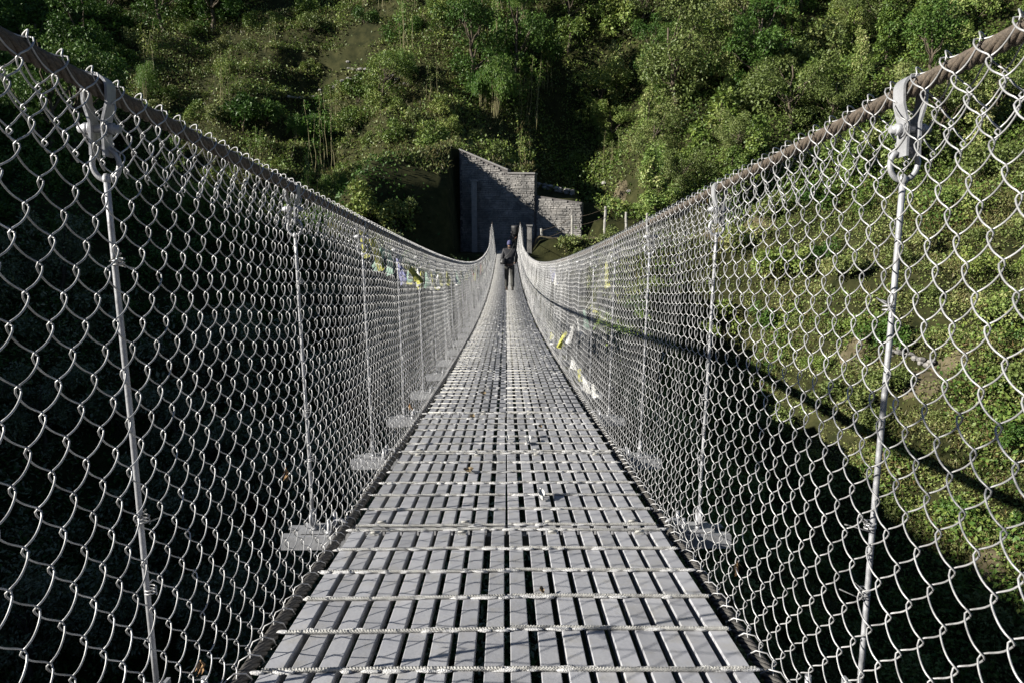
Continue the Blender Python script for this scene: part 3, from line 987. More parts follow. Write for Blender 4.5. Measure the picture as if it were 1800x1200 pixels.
def mk_vine(seed, mat_, h=6.5, r=1.3, n=4600):
    rg = np.random.default_rng(seed)
    c = MB(); w = MB(); cen = []; rad = []
    for k in range(46):
        z = rg.uniform(.03, 1)
        a = rg.uniform(0, 6.28); q = r * (1 - .55 * z) * rg.uniform(.35, 1)
        cen.append((q * math.cos(a), q * math.sin(a), h * z)); rad.append(r * rg.uniform(.2, .42) * (1.15 - .5 * z))
    clump_leaves(c, rg, cen, rad, n, .19, .7, .4)
    limb(w, rg, (0, 0, -.5), (0, 0, h * .85), .15, .04, .06, 8, 7)
    return Kind('creeper_covered_tree', c, mat_, w, 'trunk')


BUSH = {m: [mk_bush(20 + i * 7 + k, m) for k in range(3)] for i, m in enumerate(('leaf', 'leaf_dark', 'leaf_olive', 'leaf_vine', 'leaf_gloss_bright'))}
LOWB = [mk_bush(60 + k, ('leaf_vine', 'leaf', 'leaf_olive')[k % 3], h=.8, r=1.25, n=1900, size=.12, narrow=.7) for k in range(4)]
TREE = {'leaf_gloss_bright': [mk_tree(37, 'leaf_gloss_bright', 5.5, 2.4, 4600, .21, .42), mk_tree(38, 'leaf_gloss_bright', 6.5, 2.6, 5200, .21, .42)], 'leaf': [mk_tree(31, 'leaf'), mk_tree(32, 'leaf', 6.2, 2.6, 5600)], 'leaf_dark': [mk_tree(33, 'leaf_dark', 6, 2.4, 5200), mk_tree(34, 'leaf_dark', 7, 2.6, 5600)],
        'leaf_olive': [mk_tree(35, 'leaf_olive', 5.2, 2.5, 6000, .17), mk_tree(36, 'leaf_olive', 6.4, 2.7, 6600, .17)]}
BAMB = [mk_bamboo(41), mk_bamboo(42, 10, 6.2, 1.7), mk_bamboo(43, 16, 4.2, 1.3)]
SAPL = [mk_sapling(51, 'leaf'), mk_sapling(52, 'leaf_bamboo', 7, 5.2, 500), mk_sapling(53, 'leaf_olive', 5, 3.6, 330)]
VINE = [mk_vine(55, 'leaf_vine'), mk_vine(56, 'leaf')]

PLACED = []
def put(kind, px, py, label, cat, s=1.0, rz=None, group=None, dz=0.0, tilt=.06):
    p = hit(px, py)
    PLACED.append((p[0], p[1], 1.3))
    return kind.place((p[0], p[1], p[2] - .1 + dz), s, random.uniform(0, 6.28) if rz is None else rz, label, cat, group, tilt)

# plants one can point to (pixel = where the foot meets the slope)
put(BAMB[0], 868, 205, 'bright drooping bamboo clump hanging over the dark slip above the stone wall', 'bamboo', 1.05)
put(BAMB[2], 848, 190, 'smaller bamboo clump just left of the drooping bright one', 'bamboo', .9)
put(SAPL[1], 880, 120, 'cluster of pale bare canes rising behind the drooping bamboo', 'cane cluster', 1.15)
put(VINE[0], 1152, 385, 'tall creeper covered tree standing directly above the right handrail by the trail', 'tree', (.85, .85, .72))
put(BAMB[1], 1160, 345, 'feathery bamboo clump beside the creeper covered tree above the trail', 'bamboo', .75)
put(TREE['leaf_olive'][1], 1190, 200, 'large round pale olive tree right of the dark gully', 'tree', 1.25)
put(TREE['leaf'][1], 1050, 225, 'leafy tree leaning out of the dark gully above the trail fence', 'tree', .75)
put(TREE['leaf'][0], 1075, 255, 'small tree lit at its top inside the dark gully', 'tree', .62)
put(TREE['leaf_dark'][0], 1330, 160, 'dark rounded tree among pale creepers on the right hillside', 'tree', 1.1)
put(TREE['leaf_olive'][0], 1390, 230, 'broad olive tree above the right handrail between two suspenders', 'tree', 1.05)
put(BUSH['leaf_dark'][0], 425, 225, 'dark glossy bush on the sunlit left hillside below the terraces', 'bush', 1.5)
put(BUSH['leaf_dark'][1], 470, 215, 'second dark glossy bush beside the low dry stone terrace wall', 'bush', 1.1)
put(BUSH['leaf'][0], 640, 395, 'sunlit bush just above the left handrail in front of the dark bank', 'bush', 1.15)
put(BUSH['leaf'][1], 690, 405, 'smaller sunlit bush right of another one above the left handrail', 'bush', .95)
put(BUSH['leaf_olive'][1], 720, 375, 'small sprig bush alone in the dark bank left of the stone wall', 'bush', .5)
put(SAPL[0], 270, 130, 'slender sapling cluster with dark stems at the edge of the left shade', 'sapling', 1.1)
put(BAMB[1], 255, 190, 'pale green bamboo at the sunlit edge of the left shade', 'bamboo', .7)
put(BUSH['leaf_olive'][2], 1000, 445, 'low lit bush below the trail fence right of the far bridge end', 'bush', .7)
put(BUSH['leaf_olive'][0], 1080, 425, 'small dark green bush on the bank under the trail fence posts', 'bush', .6)
put(SAPL[1], 720, 100, 'tall bamboo-like sapling grove in the middle of the sunlit hillside', 'sapling', 1.1)
put(TREE['leaf_dark'][1], 835, 165, 'tall dark tree on the left lip of the dark slip behind the bamboo', 'tree', 1.0)
put(TREE['leaf_dark'][0], 905, 130, 'dark tree growing above the canes at the head of the dark slip', 'tree', 1.1)
put(BUSH['leaf'][2], 760, 262, 'spreading lit bush just left of the top corner of the tall stone wall', 'bush', 1.1)
put(TREE['leaf'][1], 1000, 90, 'tree with dark trunk at the top of the dark gully', 'tree', .95)


def clear_of(x, y, rad):
    if abs(x) < 3.4 + rad * .5 and 38 < y < 50 and not (x < -3.9 - rad): return False
    if -2 < x < 13.5 and 42.3 < y < 48.5: return False
    if -2.6 < x < 5.5 and y < 42: return False
    if abs(x) < 2.6 and y < 46: return False
    if -8.4 < x < -3 and 41.5 < y < 50.5: return False
    for bx, by, br in BARE:
        if (x - bx) ** 2 + (y - by) ** 2 < (br + rad * .6) ** 2: return False
    return True
def in_view(p, m=60):
    d = p - 0
    px = 890 + FPX * d[0] / max(d[1], 1); py = 413 - FPX * d[2] / max(d[1], 1)
    return -m < px < 1800 + m and -m - 60 < py < 1260


# the rest of the hillside cover: individual plants, thinned so that none stands in another's foot
REGION_LABEL = {}
def bulk(n_target, ylo, yhi, gap, chooser, zone):
    cnt = tries = 0
    while cnt < n_target and tries < 14000:
        tries += 1
        y = random.uniform(ylo, yhi); x = random.uniform(-.74, .74) * y
        z = float(terrain(x, y))
        if not in_view(np.array([x, y, z])): continue
        if not clear_of(x, y, 1.0): continue
        if any((x - a) ** 2 + (y - b) ** 2 < (gap * .5 + c * .4) ** 2 for a, b, c in PLACED): continue
        r = chooser(x, y, z)
        if r is None: continue
        kind, s, lab, cat = r
        PLACED.append((x, y, gap))
        kind.place((x, y, z - .12), s, random.uniform(0, 6.28), lab, cat, lab_group[lab], .07)
        cnt += 1
lab_group = {}
def L_(lab, grp):
    lab_group[lab] = grp
    return lab
scar = lambda x, y: math.exp(-((x - 4.6) / 4.4) ** 2) * float(sstep(47, 51, y)) * (1 - float(sstep(61, 68, y)))
def upper(x, y, z):
    m = float(noise2(x * .13 + 5, y * .13)); q = random.random()
    if random.random() < scar(x, y) * 1.25: return None
    if x > 9:
        g = 'plants covering the right hillside'
        if q < .20: return random.choice(TREE['leaf_olive']), random.uniform(.55, 1.0), L_('olive green tree among the dense growth on the right hillside', 'olive trees of the right hillside'), 'tree'
        if q < .32: return random.choice(TREE['leaf_dark']), random.uniform(.55, .95), L_('dark green tree among the dense growth on the right hillside', 'dark trees of the right hillside'), 'tree'
        if q < .56: return random.choice(VINE), random.uniform(.45, .8), L_('tree smothered in pale creeper on the right hillside', 'creeper trees of the right hillside'), 'tree'
        return random.choice(BUSH[random.choice(('leaf', 'leaf_olive', 'leaf_vine', 'leaf'))]), random.uniform(.9, 1.7), L_('leafy bush of the dense growth on the right hillside', 'bushes of the right hillside'), 'bush'
    if x < -.53 * y or (y > 71 and x < -26):
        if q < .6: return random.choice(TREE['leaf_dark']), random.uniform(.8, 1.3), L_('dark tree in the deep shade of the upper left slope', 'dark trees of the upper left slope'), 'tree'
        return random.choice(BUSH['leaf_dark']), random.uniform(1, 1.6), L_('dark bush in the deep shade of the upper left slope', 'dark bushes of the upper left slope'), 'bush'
    if y > 58 and -16 < x < 5:
        if q < .38: return random.choice(SAPL), random.uniform(.75, 1.25), L_('thin stemmed sapling cluster high on the middle of the hillside', 'sapling clusters of the middle hillside'), 'sapling'
        if q < .62: return random.choice(BAMB), random.uniform(.5, .9), L_('bamboo clump in the grove high on the middle of the hillside', 'bamboo clumps of the middle hillside'), 'bamboo'
        if q < .68: return random.choice(TREE['leaf'] + TREE['leaf_dark']), random.uniform(.5, .85), L_('leafy tree in the grove high on the middle of the hillside', 'trees of the middle hillside'), 'tree'
        return random.choice(BUSH[random.choice(('leaf', 'leaf_dark'))]), random.uniform(.8, 1.4), L_('leafy bush in the grove high on the middle of the hillside', 'bushes of the middle hillside'), 'bush'
    if q < .2: return random.choice(SAPL), random.uniform(.6, 1.0), L_('thin stemmed sapling cluster on the open left hillside', 'sapling clusters of the left hillside'), 'sapling'
    if q < .36: return random.choice(BAMB), random.uniform(.4, .65), L_('feathery bamboo tuft on the open left hillside', 'bamboo tufts of the left hillside'), 'bamboo'
    return random.choice(BUSH[random.choice(('leaf', 'leaf_olive', 'leaf_olive', 'leaf'))]), random.uniform(.5, 1.0), L_('low bush scattered over the open left hillside', 'bushes of the left hillside'), 'bush'
def lower(x, y, z):
    q = random.random()
    if x > 0:
        if q < .5: return random.choice(LOWB), random.uniform(.6, 1.4), L_('low creeping bush on the right slope behind the fence netting', 'low bushes of the right slope'), 'bush'
        return random.choice(BUSH[random.choice(('leaf', 'leaf_olive', 'leaf_dark'))] + SAPL[:1] * 0), random.uniform(.5, 1.15), L_('upright leafy bush on the right slope behind the fence netting', 'upright bushes of the right slope'), 'bush'
    if y > 38:
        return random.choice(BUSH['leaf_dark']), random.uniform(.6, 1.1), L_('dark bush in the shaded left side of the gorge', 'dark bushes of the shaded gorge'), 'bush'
    if q < .5: return random.choice(TREE['leaf_gloss_bright']), random.uniform(.45, .9), L_('dark tree in the shaded left side of the gorge', 'dark trees of the shaded gorge'), 'tree'
    return random.choice(BUSH['leaf_gloss_bright']), random.uniform(.8, 1.5), L_('dark bush in the shaded left side of the gorge', 'dark bushes of the shaded gorge'), 'bush'
bulk(330, 46, 77, 1.9, upper, 'upper')
bulk(150, 18, 46, 2.1, lower, 'lower')


# low cover between them: leaves, creepers and grass nobody could count
def cover(name, n, ylo, yhi, xsel, size, mat_, h, dens, narrow=.6, upright=.0, per=9, rad=.32):
    rg = np.random.default_rng(sum(map(ord, name)) % 999 + n + int(1000 * size) + int(ylo))
    y = ylo + (yhi - ylo) * rg.uniform(0, 1, n); x = rg.uniform(-.75, .75, n) * y
    keep = xsel(x, y)
    x, y = x[keep], y[keep]
    g = noise2(x * .33 + 8, y * .33) + .6 * noise2(x * .9, y * .9 + 4)
    keep = g > dens
    x, y, g = x[keep], y[keep], g[keep]
    ok = ~((np.abs(x) < 3.6) & (y > 42.6) & (y < 49)) & ~((x > -2) & (x < 13) & (y > 44.3) & (y < 46.9))
    ok &= ~((x > .8) & (x < 4.6) & (y < 43)) & ~((x > -6.5) & (x < -3) & (y > 43) & (y < 50) & (h > .55))
    for bx, by, br in BARE: ok &= (x - bx) ** 2 + (y - by) ** 2 > br ** 2
    x, y, g = x[ok], y[ok], g[ok]
    m = len(x)
    hh = h * (.35 + .65 * np.clip(g + .5, 0, 1.2)) * rg.uniform(.6, 1.2, m)
    X = (x[:, None] + rg.normal(size=(m, per)) * rad).ravel(); Y = (y[:, None] + rg.normal(size=(m, per)) * rad).ravel()
    Z = terrain(X, Y) + (hh[:, None] * rg.uniform(.02, 1, (m, per))).ravel()
    P = np.stack([X, Y, Z], -1); k = len(P)
    d = rg.normal(size=(k, 3)) + np.array([0, -.15, upright])
    nr = rg.normal(size=(k, 3)) * .55 + np.array([-.1, -.3, 1.0]) * (1 - min(.8, upright * .5))
    L = size * rg.uniform(.6, 1.4, k)
    mb = MB(); add_leaves(mb, P, d, nr, L, L * narrow)
    return tag(mb.build(name, M[mat_]), kind='stuff')
right = lambda x, y: x > 1.5
left = lambda x, y: x <= 1.5
nogully = lambda x, y: (x <= 8) & ~((x > 1.5) & (x < 6) & (y < 57))
cover('undergrowth', 38000, 17, 46, right, .10, 'leaf_vine', .35, -1.1)
cover('undergrowth', 20000, 17, 46, right, .13, 'leaf_olive', .6, -.5)
cover('undergrowth', 9000, 17, 46, right, .17, 'leaf', 1.1, .25, per=12)
cover('undergrowth', 7000, 17, 46, right, .19, 'leaf_dark', .9, .3, per=12)
cover('dry_bracken', 5200, 17, 48, lambda x, y: x > 6, .26, 'dead', .45, .35, narrow=.22, upright=.7, per=12)
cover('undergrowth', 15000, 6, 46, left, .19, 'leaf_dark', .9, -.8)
cover('undergrowth', 17000, 8, 39, left, .21, 'leaf_gloss_bright', 1.1, -.3, narrow=.4)
cover('undergrowth', 26000, 45, 77, lambda x, y: (x > 8), .2, 'leaf', 1.0, -.9)
cover('undergrowth', 12000, 45, 77, lambda x, y: (x > 8), .2, 'leaf_olive', .8, -.2)
cover('undergrowth', 24000, 45, 77, nogully, .18, 'leaf_olive', .5, -.8)
cover('undergrowth', 24000, 45, 77, nogully, .19, 'leaf', .9, -.35)
cover('undergrowth', 9000, 45, 77, nogully, .19, 'leaf_bamboo', .9, .2, narrow=.25)
cover('grass', 10000, 45, 72, lambda x, y: (x <= 2) & (x > -.5 * y), .34, 'grass', .3, -.6, narrow=.12, upright=1.6, per=14)
cover('grass', 15000, 19, 46, lambda x, y: x > 7, .3, 'grass', .3, -.35, narrow=.14, upright=1.3, per=12)
cover('leaf_litter', 2600, 47, 66, lambda x, y: (x > -1) & (x < 11), .2, 'leaf_olive', .3, -.2)


# ------------------------------------------------------------------ prayer flags
def cloth_mat(name, col):
    m = mat(name, col, rough=.85, var=.18, scale=22, spec=.2)
    nt = m.node_tree
    tr = nt.nodes.new('ShaderNodeBsdfTranslucent'); tr.inputs[0].default_value = (*col, 1)
    ms = nt.nodes.new('ShaderNodeMixShader'); ms.inputs[0].default_value = .35
    b = nt.nodes['Principled BSDF']
    nt.links.new(b.outputs[0], ms.inputs[1]); nt.links.new(tr.outputs[0], ms.inputs[2])
    nt.links.new(ms.outputs[0], nt.nodes['Material Output'].inputs[0])
    return m
FC = {'yellow': cloth_mat('yellow_cloth', (.44, .44, .12)), 'green': cloth_mat('green_cloth', (.24, .36, .29)), 'white': cloth_mat('white_cloth', (.70, .70, .68)),
      'blue': cloth_mat('blue_cloth', (.30, .31, .52)), 'red': cloth_mat('red_cloth', (.42, .12, .07)), 'orange': cloth_mat('orange_cloth', (.62, .36, .06))}


def flag_mesh(seed, w, h, furl=0.0):
    """a thin cloth hung from its top edge: folds grow downwards, furl gathers it into a rope"""
    rg = np.random.default_rng(seed)
    nu, nv = 10, 10
    u, v = np.meshgrid(np.linspace(-.5, .5, nu), np.linspace(0, 1, nv))
    ph = rg.uniform(0, 6)
    g = 1 - furl * np.clip(v * 1.6, 0, 1)
    X = u * w * g + .02 * np.sin(v * 5 + ph) * v
    Y = (.018 * np.sin(u * 11 + ph + v * 2) * (.3 + v)) + .03 * v * rg.normal()
    Z = -v * h + .012 * np.sin(u * 9 + ph) * v + rg.uniform(-.15, .15) * u * w * v
    k = np.stack([X, Y, Z], -1).reshape(-1, 3)
    i = np.arange(nv - 1)[:, None]; j = np.arange(nu - 1)[None]
    f = np.stack([i * nu + j, i * nu + j + 1, (i + 1) * nu + j + 1, (i + 1) * nu + j], -1).reshape(-1, 4)
    back = k + np.array([0, .0015, 0])
    mb = MB(); mb.add(k, f, 0, True); mb.add(back, f[:, ::-1], 0, True)
    return mb


def fence_x(y, dz):
    """lateral position of the netting at height dz below the handrail"""
    h = float(hrail(y))
    return .582 + (float(xrail(y)) - .582) * (1 - dz / h)
def flag_string(side, pts, cols, label, w=.13, h=.15, out=.02, seed=0, furls=None):
    """pts: (y, drop below the handrail) along the fence"""
    pts = np.asarray(pts, float)
    e = empty('prayer_flag_string', (0, 0, 0)); tag(e, label, 'prayer flags', 'prayer flags tied to the bridge fences')
    ys = np.linspace(pts[0, 0], pts[-1, 0], 60)
    dr = np.interp(ys, pts[:, 0], pts[:, 1]) + .015 * noise2(ys * 3, seed)
    P = np.stack([[side * (fence_x(a, max(0, b)) + out) for a, b in zip(ys, dr)], ys, zr(ys) - dr], -1)
    mb = MB(); mb.tube(P, .003, 5); mb.build('cord', FC['white'], e)
    n = len(cols)
    for k, cname in enumerate(cols):
        t = (k + .5) / n * 59
        i = int(t)
        p = P[i]; q = P[min(59, i + 1)]
        fm = flag_mesh(seed * 50 + k, w * random.uniform(.8, 1.1), h * random.uniform(.8, 1.15), random.choice((.1, .3, .5, .75)) if furls is None else furls)
        o = fm.build('flag', FC[cname], e)
        o.location = p
        dv = q - p
        o.rotation_euler = (random.uniform(-.25, .25), -math.atan2(dv[2], dv[1]) * .8 + random.uniform(-.3, .3), math.pi / 2 + random.uniform(-.25, .25))
        tag(o, label=cname + ' flag')
    return e
flag_string(-1, [(3.75, .03), (4.4, .09), (5.2, .13), (6.1, .17), (7.4, .18), (8.8, .17)], ['yellow', 'yellow', 'green', 'green', 'blue', 'yellow', 'green', 'yellow', 'white', 'yellow', 'green', 'white', 'yellow', 'green', 'white', 'yellow', 'yellow', 'white'],
            'drooping string of faded yellow, green and blue prayer flags outside the left netting', seed=1)
flag_string(-1, [(8.8, .17), (11, .15), (14, .13), (17, .08)], ['yellow', 'white', 'yellow', 'green', 'white', 'yellow', 'green', 'yellow', 'white', 'yellow', 'green', 'red', 'white', 'yellow'],
            'string of mostly yellow prayer flags rising to the low point of the left handrail', seed=2)
flag_string(-1, [(17, .08), (21, .06), (26, .04), (31, .04)], ['orange', 'yellow', 'white', 'green', 'red', 'yellow', 'white', 'white', 'yellow', 'green', 'yellow', 'white', 'yellow', 'yellow'],
            'long hanging prayer flags in a dense row near the far end of the left handrail', w=.22, h=.42, seed=3)
flag_string(1, [(5.15, .0), (5.6, .25), (6.3, .5), (7.4, .72), (8.6, .9)], ['yellow', 'yellow', 'green', 'white', 'white', 'yellow', 'yellow'],
            'string of prayer flags with a bright yellow one sloping down the right netting', seed=4)
flag_string(1, [(10.2, .02), (11.4, .05), (12.5, .04)], ['white', 'blue', 'blue'], 'short string with a violet blue flag at the right handrail low point', w=.2, h=.28, seed=5)
flag_string(1, [(5.0, 1.02), (6.2, 1.02), (7.0, .98)], ['white', 'white', 'yellow', 'white'], 'fallen white and yellow flags caught low in the right netting beside the deck', w=.15, h=.09, seed=6, furls=.1)
flag_string(1, [(9.2, 1.0), (10.2, .95)], ['white', 'yellow'], 'small white and yellow flag scraps caught low in the right netting further on', w=.13, h=.08, seed=7, furls=.1)


# ------------------------------------------------------------------ scraps and leaves on the deck
def scrap(x, y, sx, sy, material, name, label, cat, curl=.01, rz=0.0):
    u, v = np.meshgrid(np.linspace(-.5, .5, 5), np.linspace(-.5, .5, 5))
    taper = 1 - .75 * np.abs(v * 2) ** 1.5
    k = np.stack([u * sx * taper, v * sy, curl * (np.abs(u * 2) ** 2 + np.sin(v * 4) * .4) + .003], -1).reshape(-1, 3)
    i = np.arange(4)[:, None]; j = np.arange(4)[None]
    f = np.stack([i * 5 + j, i * 5 + j + 1, (i + 1) * 5 + j + 1, (i + 1) * 5 + j], -1).reshape(-1, 4)
    mb = MB(); mb.add(k, f, 0, True); mb.add(k - np.array([0, 0, .001]), f[:, ::-1], 0, True)
    o = mb.build(name, material)
    o.location = (x, y, float(zdeck(y)) + .012); o.rotation_euler = (math.atan(-SLOPE0 + 2 * CURV * (y - 2)), 0, rz)
    return tag(o, label, cat)
M['dryleaf'] = mat('dry_leaf', (.12, .09, .05), rough=.8, scale=60, col2=(.30, .22, .12))
scrap(.135, 2.78, .028, .07, FC['white'], 'paper_scrap', 'white paper scrap standing out on the right half of the deck', 'paper scrap', .02, .2)
scrap(.115, 3.85, .03, .12, FC['white'], 'paper_scrap', 'small white scrap further along the right half of the deck', 'paper scrap', .015, -.1)
scrap(.006, 3.9, .018, .12, FC['white'], 'paper_scrap', 'narrow white strip lying in the centre joint of the deck', 'paper scrap', .01, 0)
scrap(.095, 1.86, .032, .012, M['dryleaf'], 'dry_leaf', 'small curled brown leaf on the right half of the deck near the viewer', 'leaf', .008, 1.5)
scrap(-.18, 5.6, .09, .04, M['dryleaf'], 'dry_leaf', 'yellowish dry leaf patch on the left half of the deck', 'leaf', .01, 1.4)
scrap(-.22, 4.6, .07, .03, M['dryleaf'], 'dry_leaf', 'flattened dry leaf nearer along the left half of the deck', 'leaf', .01, 1.2)
scrap(.2, 4.25, .07, .02, M['dryleaf'], 'dry_leaf', 'dark thin leaf across a gap in the right half of the deck', 'leaf', .008, 1.5)
scrap(-.17, 3.2, .05, .03, M['dryleaf'], 'dry_leaf', 'tiny brown leaf near a joint on the left half of the deck', 'leaf', .01, .4)


def caught(side, px, py, L, label):
    d = ray_dir(px, py)
    for t in np.arange(.8, 12, .01):
        p = d * t
        hh = (p[2] - float(zdeck(p[1]))) / float(hrail(p[1]))
        if side * p[0] > .582 + .138 * hh - .015: break
    rg = np.random.default_rng(px)
    mb = MB()
    k = np.array([p + np.array([0, 0, 0]), p + np.array([.004, .006, -L * .4]), p + np.array([-.006, -.004, -L])])
    mb.tube(k, [.0015, .003, .001], 5)
    P = np.repeat(k[:2], 2, 0); n = len(P)
    add_leaves(mb, P, rg.normal(size=(n, 3)) * .5 + np.array([0, 0, -1.]), rg.normal(size=(n, 3)), np.full(n, L * .7), np.full(n, L * .22))
    tag(mb.build('dry_leaf', M['rust_leaf']), label, 'leaf')
M['rust_leaf'] = mat('rust_leaf', (.16, .08, .035), rough=.8, scale=60, col2=(.34, .22, .10))
caught(-1, 502, 822, .034, 'rust brown dry leaf caught in the left netting before the second suspender')
caught(-1, 352, 1160, .03, 'pale dry stalk caught low in the left netting near the first suspender')
caught(1, 1296, 985, .04, 'orange dry stalk caught in the right netting above the nearest cross beam')
caught(-1, 720, 708, .05, 'tiny yellow dry leaf caught low in the left netting far along')


# ------------------------------------------------------------------ people
def skin_mesh(name, nodes, edges, material, root=0, levels=2):
    """grow one continuous surface round a jointed skeleton; nodes: (x, y, z, rx, ry)"""
    me = bpy.data.meshes.new(name)
    me.from_pydata([n[:3] for n in nodes], edges, [])
    o = bpy.data.objects.new(name, me); C.objects.link(o)
    md = o.modifiers.new('skin', 'SKIN'); md.use_smooth_shade = True
    for i, n in enumerate(nodes):
        sv = me.skin_vertices[0].data[i]
        sv.radius = (n[3], n[4]); sv.use_root = (i == root)
    sb = o.modifiers.new('sub', 'SUBSURF'); sb.levels = levels; sb.render_levels = levels
    dg = bpy.context.evaluated_depsgraph_get(); dg.update()
    me2 = bpy.data.meshes.new_from_object(o.evaluated_get(dg))
    me2.name = name
    o.modifiers.clear()
    o.data = me2
    me2.materials.clear(); me2.materials.append(material)
    for p in me2.polygons: p.use_smooth = True
    return o


M['skin'] = mat('skin', (.20, .115, .075), rough=.6, var=.1, scale=8)
M['jacket'] = mat('dark_jacket', (.012, .012, .016), rough=.75, scale=10, col2=(.028, .028, .032), bump=.6, bscale=14)
M['trousers'] = mat('camouflage_trousers', (.012, .012, .012), rough=.85, scale=7, col2=(.06, .06, .052), bump=.5, bscale=18)
M['beanie'] = mat('violet_beanie', (.055, .055, .12), rough=.95, scale=60, col2=(.085, .085, .17), bump=.5, bscale=120)
M['boot'] = mat('dusty_boot', (.04, .035, .03), rough=.8, scale=20, col2=(.16, .15, .13))
M['bag'] = mat('black_bag', (.010, .010, .011), rough=.6, scale=20, col2=(.022, .022, .024))
M['hair'] = mat('black_hair', (.008, .007, .006), rough=.5, scale=40)


def make_person(loc, rz, h, label, stride=.17, beanie=True, jacket='jacket', arm_fwd=.10):
    e = empty('person', loc, rz); e.scale = (h / 1.72,) * 3
    tag(e, label, 'person', None)
    s_ = stride
    # left foot ahead (+y), right foot behind with heel lifting
    def legs(r):
        return {-1: [(-.09, 0, .90), (-.10, .10, .50), (-.10, s_, .09)], 1: [(.09, 0, .90), (.10, .03, .49), (.10, -s_, .10)]}
    lg = legs(0)
    sh, nk = 1.42, 1.50
    def arm(sd):
        return [(sd * .185, -.01, 1.405), (sd * .245, -.05 + (.03 if sd < 0 else 0), 1.13), (sd * .215, arm_fwd + .06, .98), (sd * .205, arm_fwd + .12, .955)]
    # body: one continuous surface, pelvis first
    N = [(0, 0, .95, .13, .095), (0, .005, 1.12, .125, .088), (0, -.005, 1.30, .145, .095), (0, 0, 1.44, .075, .07), (0, .01, 1.50, .052, .055), (0, .022, 1.56, .062, .074), (0, .03, 1.63, .074, .092), (0, .022, 1.70, .052, .066)]
    E = [(i, i + 1) for i in range(7)]
    for sd in (-1, 1):
        b = len(N)
        a = arm(sd)
        N += [(a[0][0], a[0][1], a[0][2], .052, .052), (*a[1], .037, .037), (*a[2], .025, .022), (*a[3], .036, .016)]
        E += [(2, b), (b, b + 1), (b + 1, b + 2), (b + 2, b + 3)]
        hnd = np.array(a[3])
        for k, (dx, ln) in enumerate(((-.026, .068), (-.009, .078), (.009, .074), (.026, .058))):
            f = len(N)
            p0 = hnd + np.array([dx, .03, -.005]); p1 = p0 + np.array([dx * .15, ln * .55, -.012]); p2 = p1 + np.array([0, ln * .35, -.03])
            N += [(*p0, .0095, .0095), (*p1, .0085, .0085), (*p2, .007, .007)]
            E += [(b + 3, f), (f, f + 1), (f + 1, f + 2)]
        f = len(N)
        p0 = hnd + np.array([-sd * .036, .0, .0]); p1 = p0 + np.array([-sd * .022, .03, -.008]); p2 = p1 + np.array([-sd * .006, .028, -.008])
        N += [(*p0, .012, .012), (*p1, .0105, .0105), (*p2, .008, .008)]
        E += [(b + 3, f), (f, f + 1), (f + 1, f + 2)]
        b = len(N)
        q = lg[sd]
        N += [(*q[0], .085, .085), (*q[1], .055, .058), (*q[2], .038, .042), (q[2][0] + sd * .01, q[2][1] + .13, q[2][2] - .06, .038, .026)]
        E += [(0, b), (b, b + 1), (b + 1, b + 2), (b + 2, b + 3)]
    # nose and ears grow from the head
    b = len(N); N += [(0, .128, 1.612, .011, .014)]; E += [(6, b)]
    for sd in (-1, 1):
        b = len(N); N += [(sd * .080, .02, 1.615, .010, .020)]; E += [(6, b)]
    body = skin_mesh('body', N, E, M['skin'], 0, 2); body.parent = e
    for sd in (-1, 1):                                   # eyes and mouth
        mb = MB(); mb.blob((sd * .032, .112, 1.632), (.011, .006, .007), rough=0); mb.build('eye', M['hair'], e)
    mb = MB(); mb.blob((0, .108, 1.572), (.022, .006, .005), rough=0); mb.build('mouth', M['beanie'], e)
    # jacket
    J = [(0, 0, .90, .175, .135), (0, 0, 1.02, .170, .130), (0, -.01, 1.18, .180, .130), (0, -.015, 1.33, .185, .125), (0, -.005, 1.445, .095, .085), (0, .004, 1.50, .082, .080), (0, -.004, 1.535, .080, .076)]
    EJ = [(i, i + 1) for i in range(6)]
    for sd in (-1, 1):
        a = arm(sd); b = len(J)
        J += [(a[0][0], a[0][1], a[0][2], .078, .078), (*a[1], .064, .064), (a[2][0], a[2][1] - .02, a[2][2] + .005, .044, .044)]
        EJ += [(3, b), (b, b + 1), (b + 1, b + 2)]
    o = skin_mesh('jacket', J, EJ, M[jacket], 0, 2); o.parent = e
    T = [(0, 0, .94, .145, .115)]; ET = []
    for sd in (-1, 1):
        q = lg[sd]; b = len(T)
        T += [(q[0][0], q[0][1], q[0][2] - .06, .105, .105), (q[1][0], q[1][1], q[1][2], .080, .080), (q[1][0], (q[1][1] + q[2][1]) / 2, .28, .074, .074), (q[2][0], q[2][1], q[2][2] + .03, .068, .070)]
        ET += [(0, b), (b, b + 1), (b + 1, b + 2), (b + 2, b + 3)]
    o = skin_mesh('trousers', T, ET, M['trousers'], 0, 2); o.parent = e
    for sd in (-1, 1):
        q = lg[sd]
        lift = .05 if sd > 0 else 0
        S = [(q[2][0], q[2][1] - .035, .055 + lift, .048, .045), (q[2][0], q[2][1] + .06, .045 + lift * .4, .046, .035), (q[2][0] + sd * .012, q[2][1] + .16, .035, .044, .026), (q[2][0], q[2][1] - .02, .13 + lift * .6, .045, .05)]
        o = skin_mesh('boot', S, [(0, 1), (1, 2), (0, 3)], M['boot'], 0, 2); o.parent = e
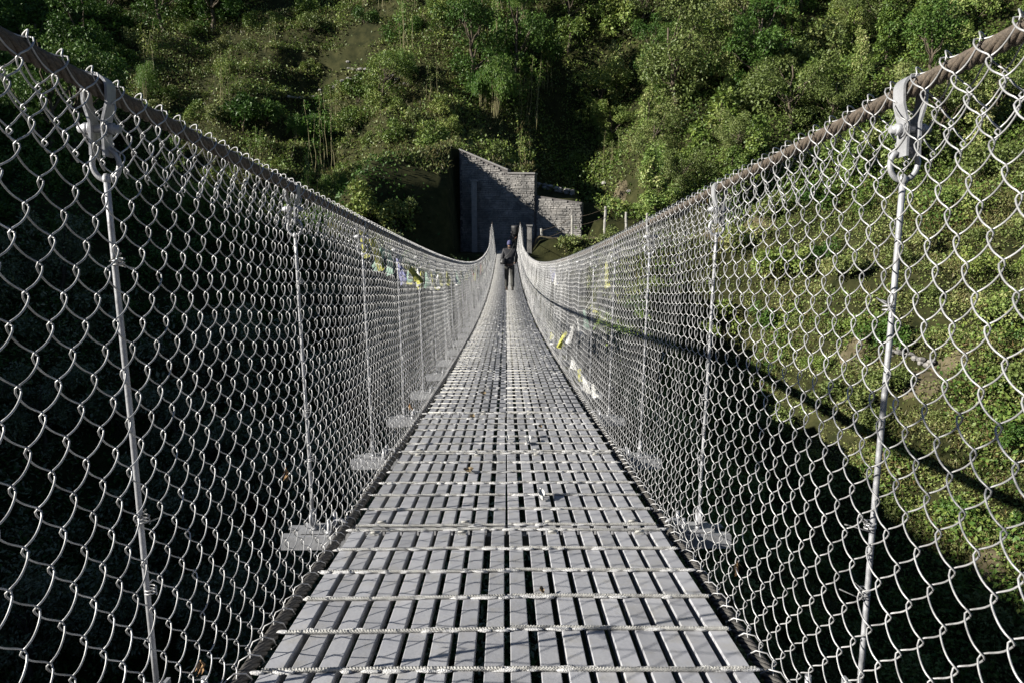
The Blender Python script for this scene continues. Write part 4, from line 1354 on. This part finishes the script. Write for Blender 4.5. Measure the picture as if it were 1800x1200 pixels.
    if beanie:
        o = skin_mesh('beanie', [(0, -.005, 1.555, .080, .085), (0, .005, 1.60, .089, .100), (0, .022, 1.655, .089, .104), (0, .018, 1.715, .070, .082), (0, .01, 1.745, .025, .03)], [(0, 1), (1, 2), (2, 3), (3, 4)], M['beanie'], 0, 2)
        o.parent = e
    else:
        o = skin_mesh('hair', [(0, .0, 1.56, .062, .06), (0, .008, 1.64, .084, .092), (0, .012, 1.70, .062, .072)], [(0, 1), (1, 2)], M['hair'], 0, 2)
        o.parent = e
    return e

PY = 23.6
pz = float(zdeck(PY)) + .013
make_person((.10, PY, pz), 0.0, 1.58, 'person in violet beanie, dark jacket and mottled trousers walking away along the deck')
# shoulder bag at the left hip, strap over the right shoulder
e = empty('shoulder_bag', (.10, PY, pz)); tag(e, 'black shoulder bag hanging at the left hip of the walking person', 'bag')
mb = MB(); mb.tube([(-.19, -.10, .84), (-.19, -.10, .90), (-.19, -.10, 1.0), (-.19, -.10, 1.03)], [[.10, .06] * 5, [.115, .075] * 5, [.11, .07] * 5, [.08, .05] * 5], 10); mb.build('pouch', M['bag'], e)
mb = MB(); mb.blob((-.24, -.165, .93), (.035, .02, .03), rough=.2); mb.build('buckle', FC['white'], e)
mb = MB(); mb.tube([(-.17, -.13, 1.02), (-.06, -.165, 1.13), (.06, -.16, 1.28), (.13, -.10, 1.44), (.15, -.01, 1.49), (.12, .09, 1.42), (-.05, .14, 1.2), (-.17, .06, 1.02)], .014, 6); mb.build('strap', M['bag'], e)
# second walker waiting in the shade past the end of the deck
fy = 44.6
make_person((.50, fy, -1.12), 2.6, 1.68, 'dark clothed person standing in shade past the far end of the deck', stride=.05, beanie=False)
mb = MB()
mb.tube([(0, 0, .0), (0, 0, .05), (0, 0, .40), (0, 0, .52), (0, 0, .56)], [[.17, .14] * 6, [.20, .17] * 6, [.30, .25] * 6, [.31, .26] * 6, [.2, .16] * 6], 12)
o = mb.build('carrying_basket', M['bag']); o.location = (.56, fy - .27, -.02)
tag(o, 'dark carrying basket on the shoulders of the person past the far bridge end', 'basket')
